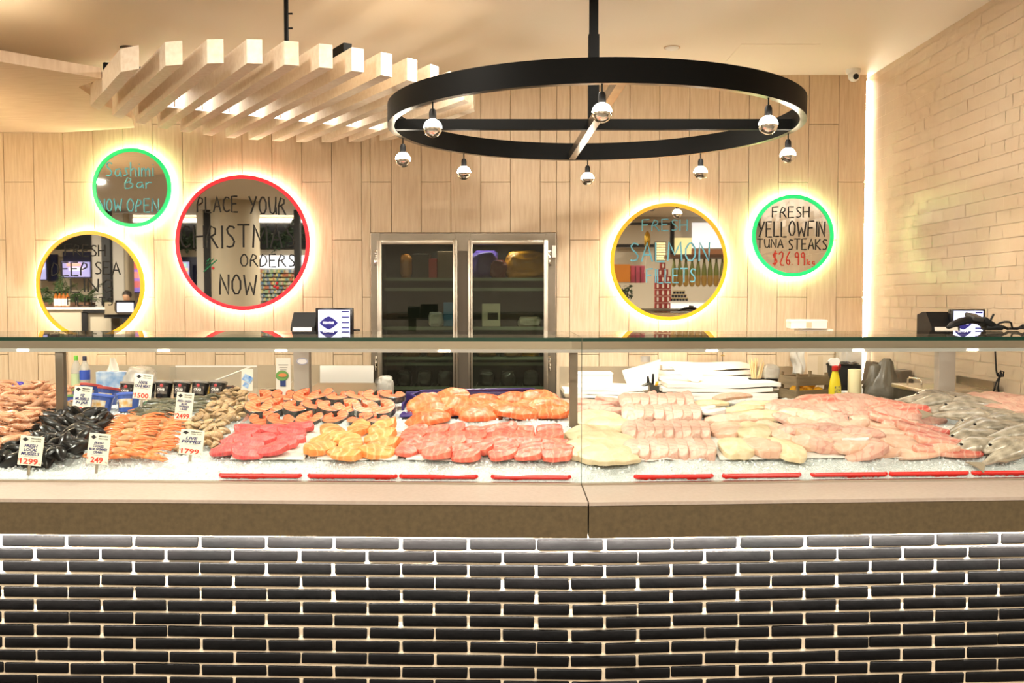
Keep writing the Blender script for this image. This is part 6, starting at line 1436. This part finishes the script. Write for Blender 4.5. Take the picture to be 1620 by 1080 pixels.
# ================================================================== price tags
m_tag = mat('price card', rgb(236,232,214), .5); m_tnavy = mat('navy card print', rgb(26,26,100), .6); m_tred = mat('red card print', rgb(232,56,36), .6); m_tblk = mat('black card print', rgb(24,22,30), .6)
def price_tag(label, x0, x1, y0, y1, lines, price, rot=-.09, lean=-.12, dep=None, lift=0):
    cxp = (x0+x1)/2; p = B(cxp, y1) if dep is None else P(cxp,y1,dep); Y = p.y-(.06 if dep is None else .012)
    b, tp = P(cxp,y1,Y), P(cxp,y0,Y); w = (x1-x0)*Y/FPX*.86; h = tp.z-b.z
    t = thing('price_tag', label, 'price tag', b, group='seafood price tags'); t.rotation_euler = (lean, -rot, 0)
    M = WM(t); R3 = M.to_3x3(); ux, uz, nr = R3@Vector((1,0,0)), R3@Vector((0,0,1)), R3@Vector((0,-1,0))
    G().box((0,0,h/2),(w,.0022,h),bevel=.0008,seg=1).build('card', m_tag, t, local=True)
    G().box((0,.004,-.012),(w*.12,.004,.05)).build('pin', m_steel, t, local=True)
    O = lambda u,v: M@Vector((u*w, -.0015, v*h))
    gg = G(); gg.bm.faces.new([gg.bm.verts.new(O(*q)) for q in ((-.42,.875),(-.28,.80),(-.14,.875),(-.28,.95))]); gg.build('logo_diamond', m_tblk, t)
    ftext('header_text','MIRANDA',O(.17,.895),ux,uz,h*.045,m_tblk,t,w=w*.44,bold=.03); ftext('header_text','FISH FAIR',O(.17,.815),ux,uz,h*.04,m_tblk,t,w=w*.44,bold=.02)
    n = len(lines); sp = min(.145,.40/n)
    for i,s in enumerate(lines):
        wd = min(.84, .115*len(s)*(sp/.145)+.04); ftext('name_text',s,O(-.01,.73-sp*(i+1)+.02),ux,uz,h*sp*.78,m_tnavy,t,w=w*wd,bold=.035,shear=.2)
    gg = G(); vv = .73-sp*n-.035; gg.quad([O(-.3,vv),O(.3,vv),O(.3,vv+.008),O(-.3,vv+.008)]); gg.build('rule', m_tnavy, t)
    ftext('price_text',price,O(-.02,.05),ux,uz,h*.185,m_tred,t,w=w*min(.80,.19*len(price)),bold=.03); ftext('price_sign','$',O(-.45,.15),ux,uz,h*.08,m_tred,t); ftext('unit_text','kg',O(.43,.06),ux,uz,h*.05,m_tred,t)
    return t
price_tag('price tag reading FRESH LOCAL MUSSELS standing in front of the black mussels',24,68,690,736,['FRESH','LOCAL','MUSSELS'],'1299')
price_tag('price tag reading FRESH COOKED BLUE SWIMMER CRABS left of the cooked crabs',133,173,686,734,['FRESH','COOKED','BLUE SWIMMER','CRABS'],'249')
price_tag('price tag reading NZ MUSSELS IN JAR in front of the green lidded tubs',111,144,611,653,['NZ','MUSSELS','IN JAR'],'700')
price_tag('price tag reading 100% CRAB MEAT between the black tubs',207,241,591,631,['100%','CRAB MEAT'],'1500',dep=4.27)
price_tag('price tag reading FRESH GREEN BLUE SWIMMER CRABS in front of the green crabs',273,305,621,664,['FRESH GREEN','BLUE','SWIMMER','CRABS'],'2499',dep=4.12)
price_tag('price tag reading LIVE PIPPIES on the ice left of the pippies',279,323,680,719,['LIVE','PIPPIES'],'1799')
# clear dividers standing in the ice
def divider(lab, p0, p1, hgt):
    a, b = B(*p0), B(*p1); d = (b-a); n_ = Vector((-d.y,d.x,0)).normalized()*.002
    gg = G(); lo = [a-n_,b-n_,b+n_,a+n_]; vv = [gg.bm.verts.new(q-Vector((0,0,.02))) for q in lo]+[gg.bm.verts.new(q+Vector((0,0,hgt))) for q in lo]
    for f in ((0,1,2,3),(4,7,6,5),(0,4,5,1),(1,5,6,2),(2,6,7,3),(3,7,4,0)): gg.bm.faces.new([vv[i] for i in f])
    tag(gg.build('clear_divider', m_acrylic), lab, 'divider')
divider('clear divider sheet standing between the pippies and the salmon steaks',(412,645),(352,728),.055)
divider('clear divider sheet between the blue tubs and the green crabs',(244,632),(216,668),.04)
divider('clear divider sheet between the prawns and the mussels',(84,668),(30,712),.03)
divider('clear divider sheet between the green crabs and the pippies',(352,634),(318,662),.03)
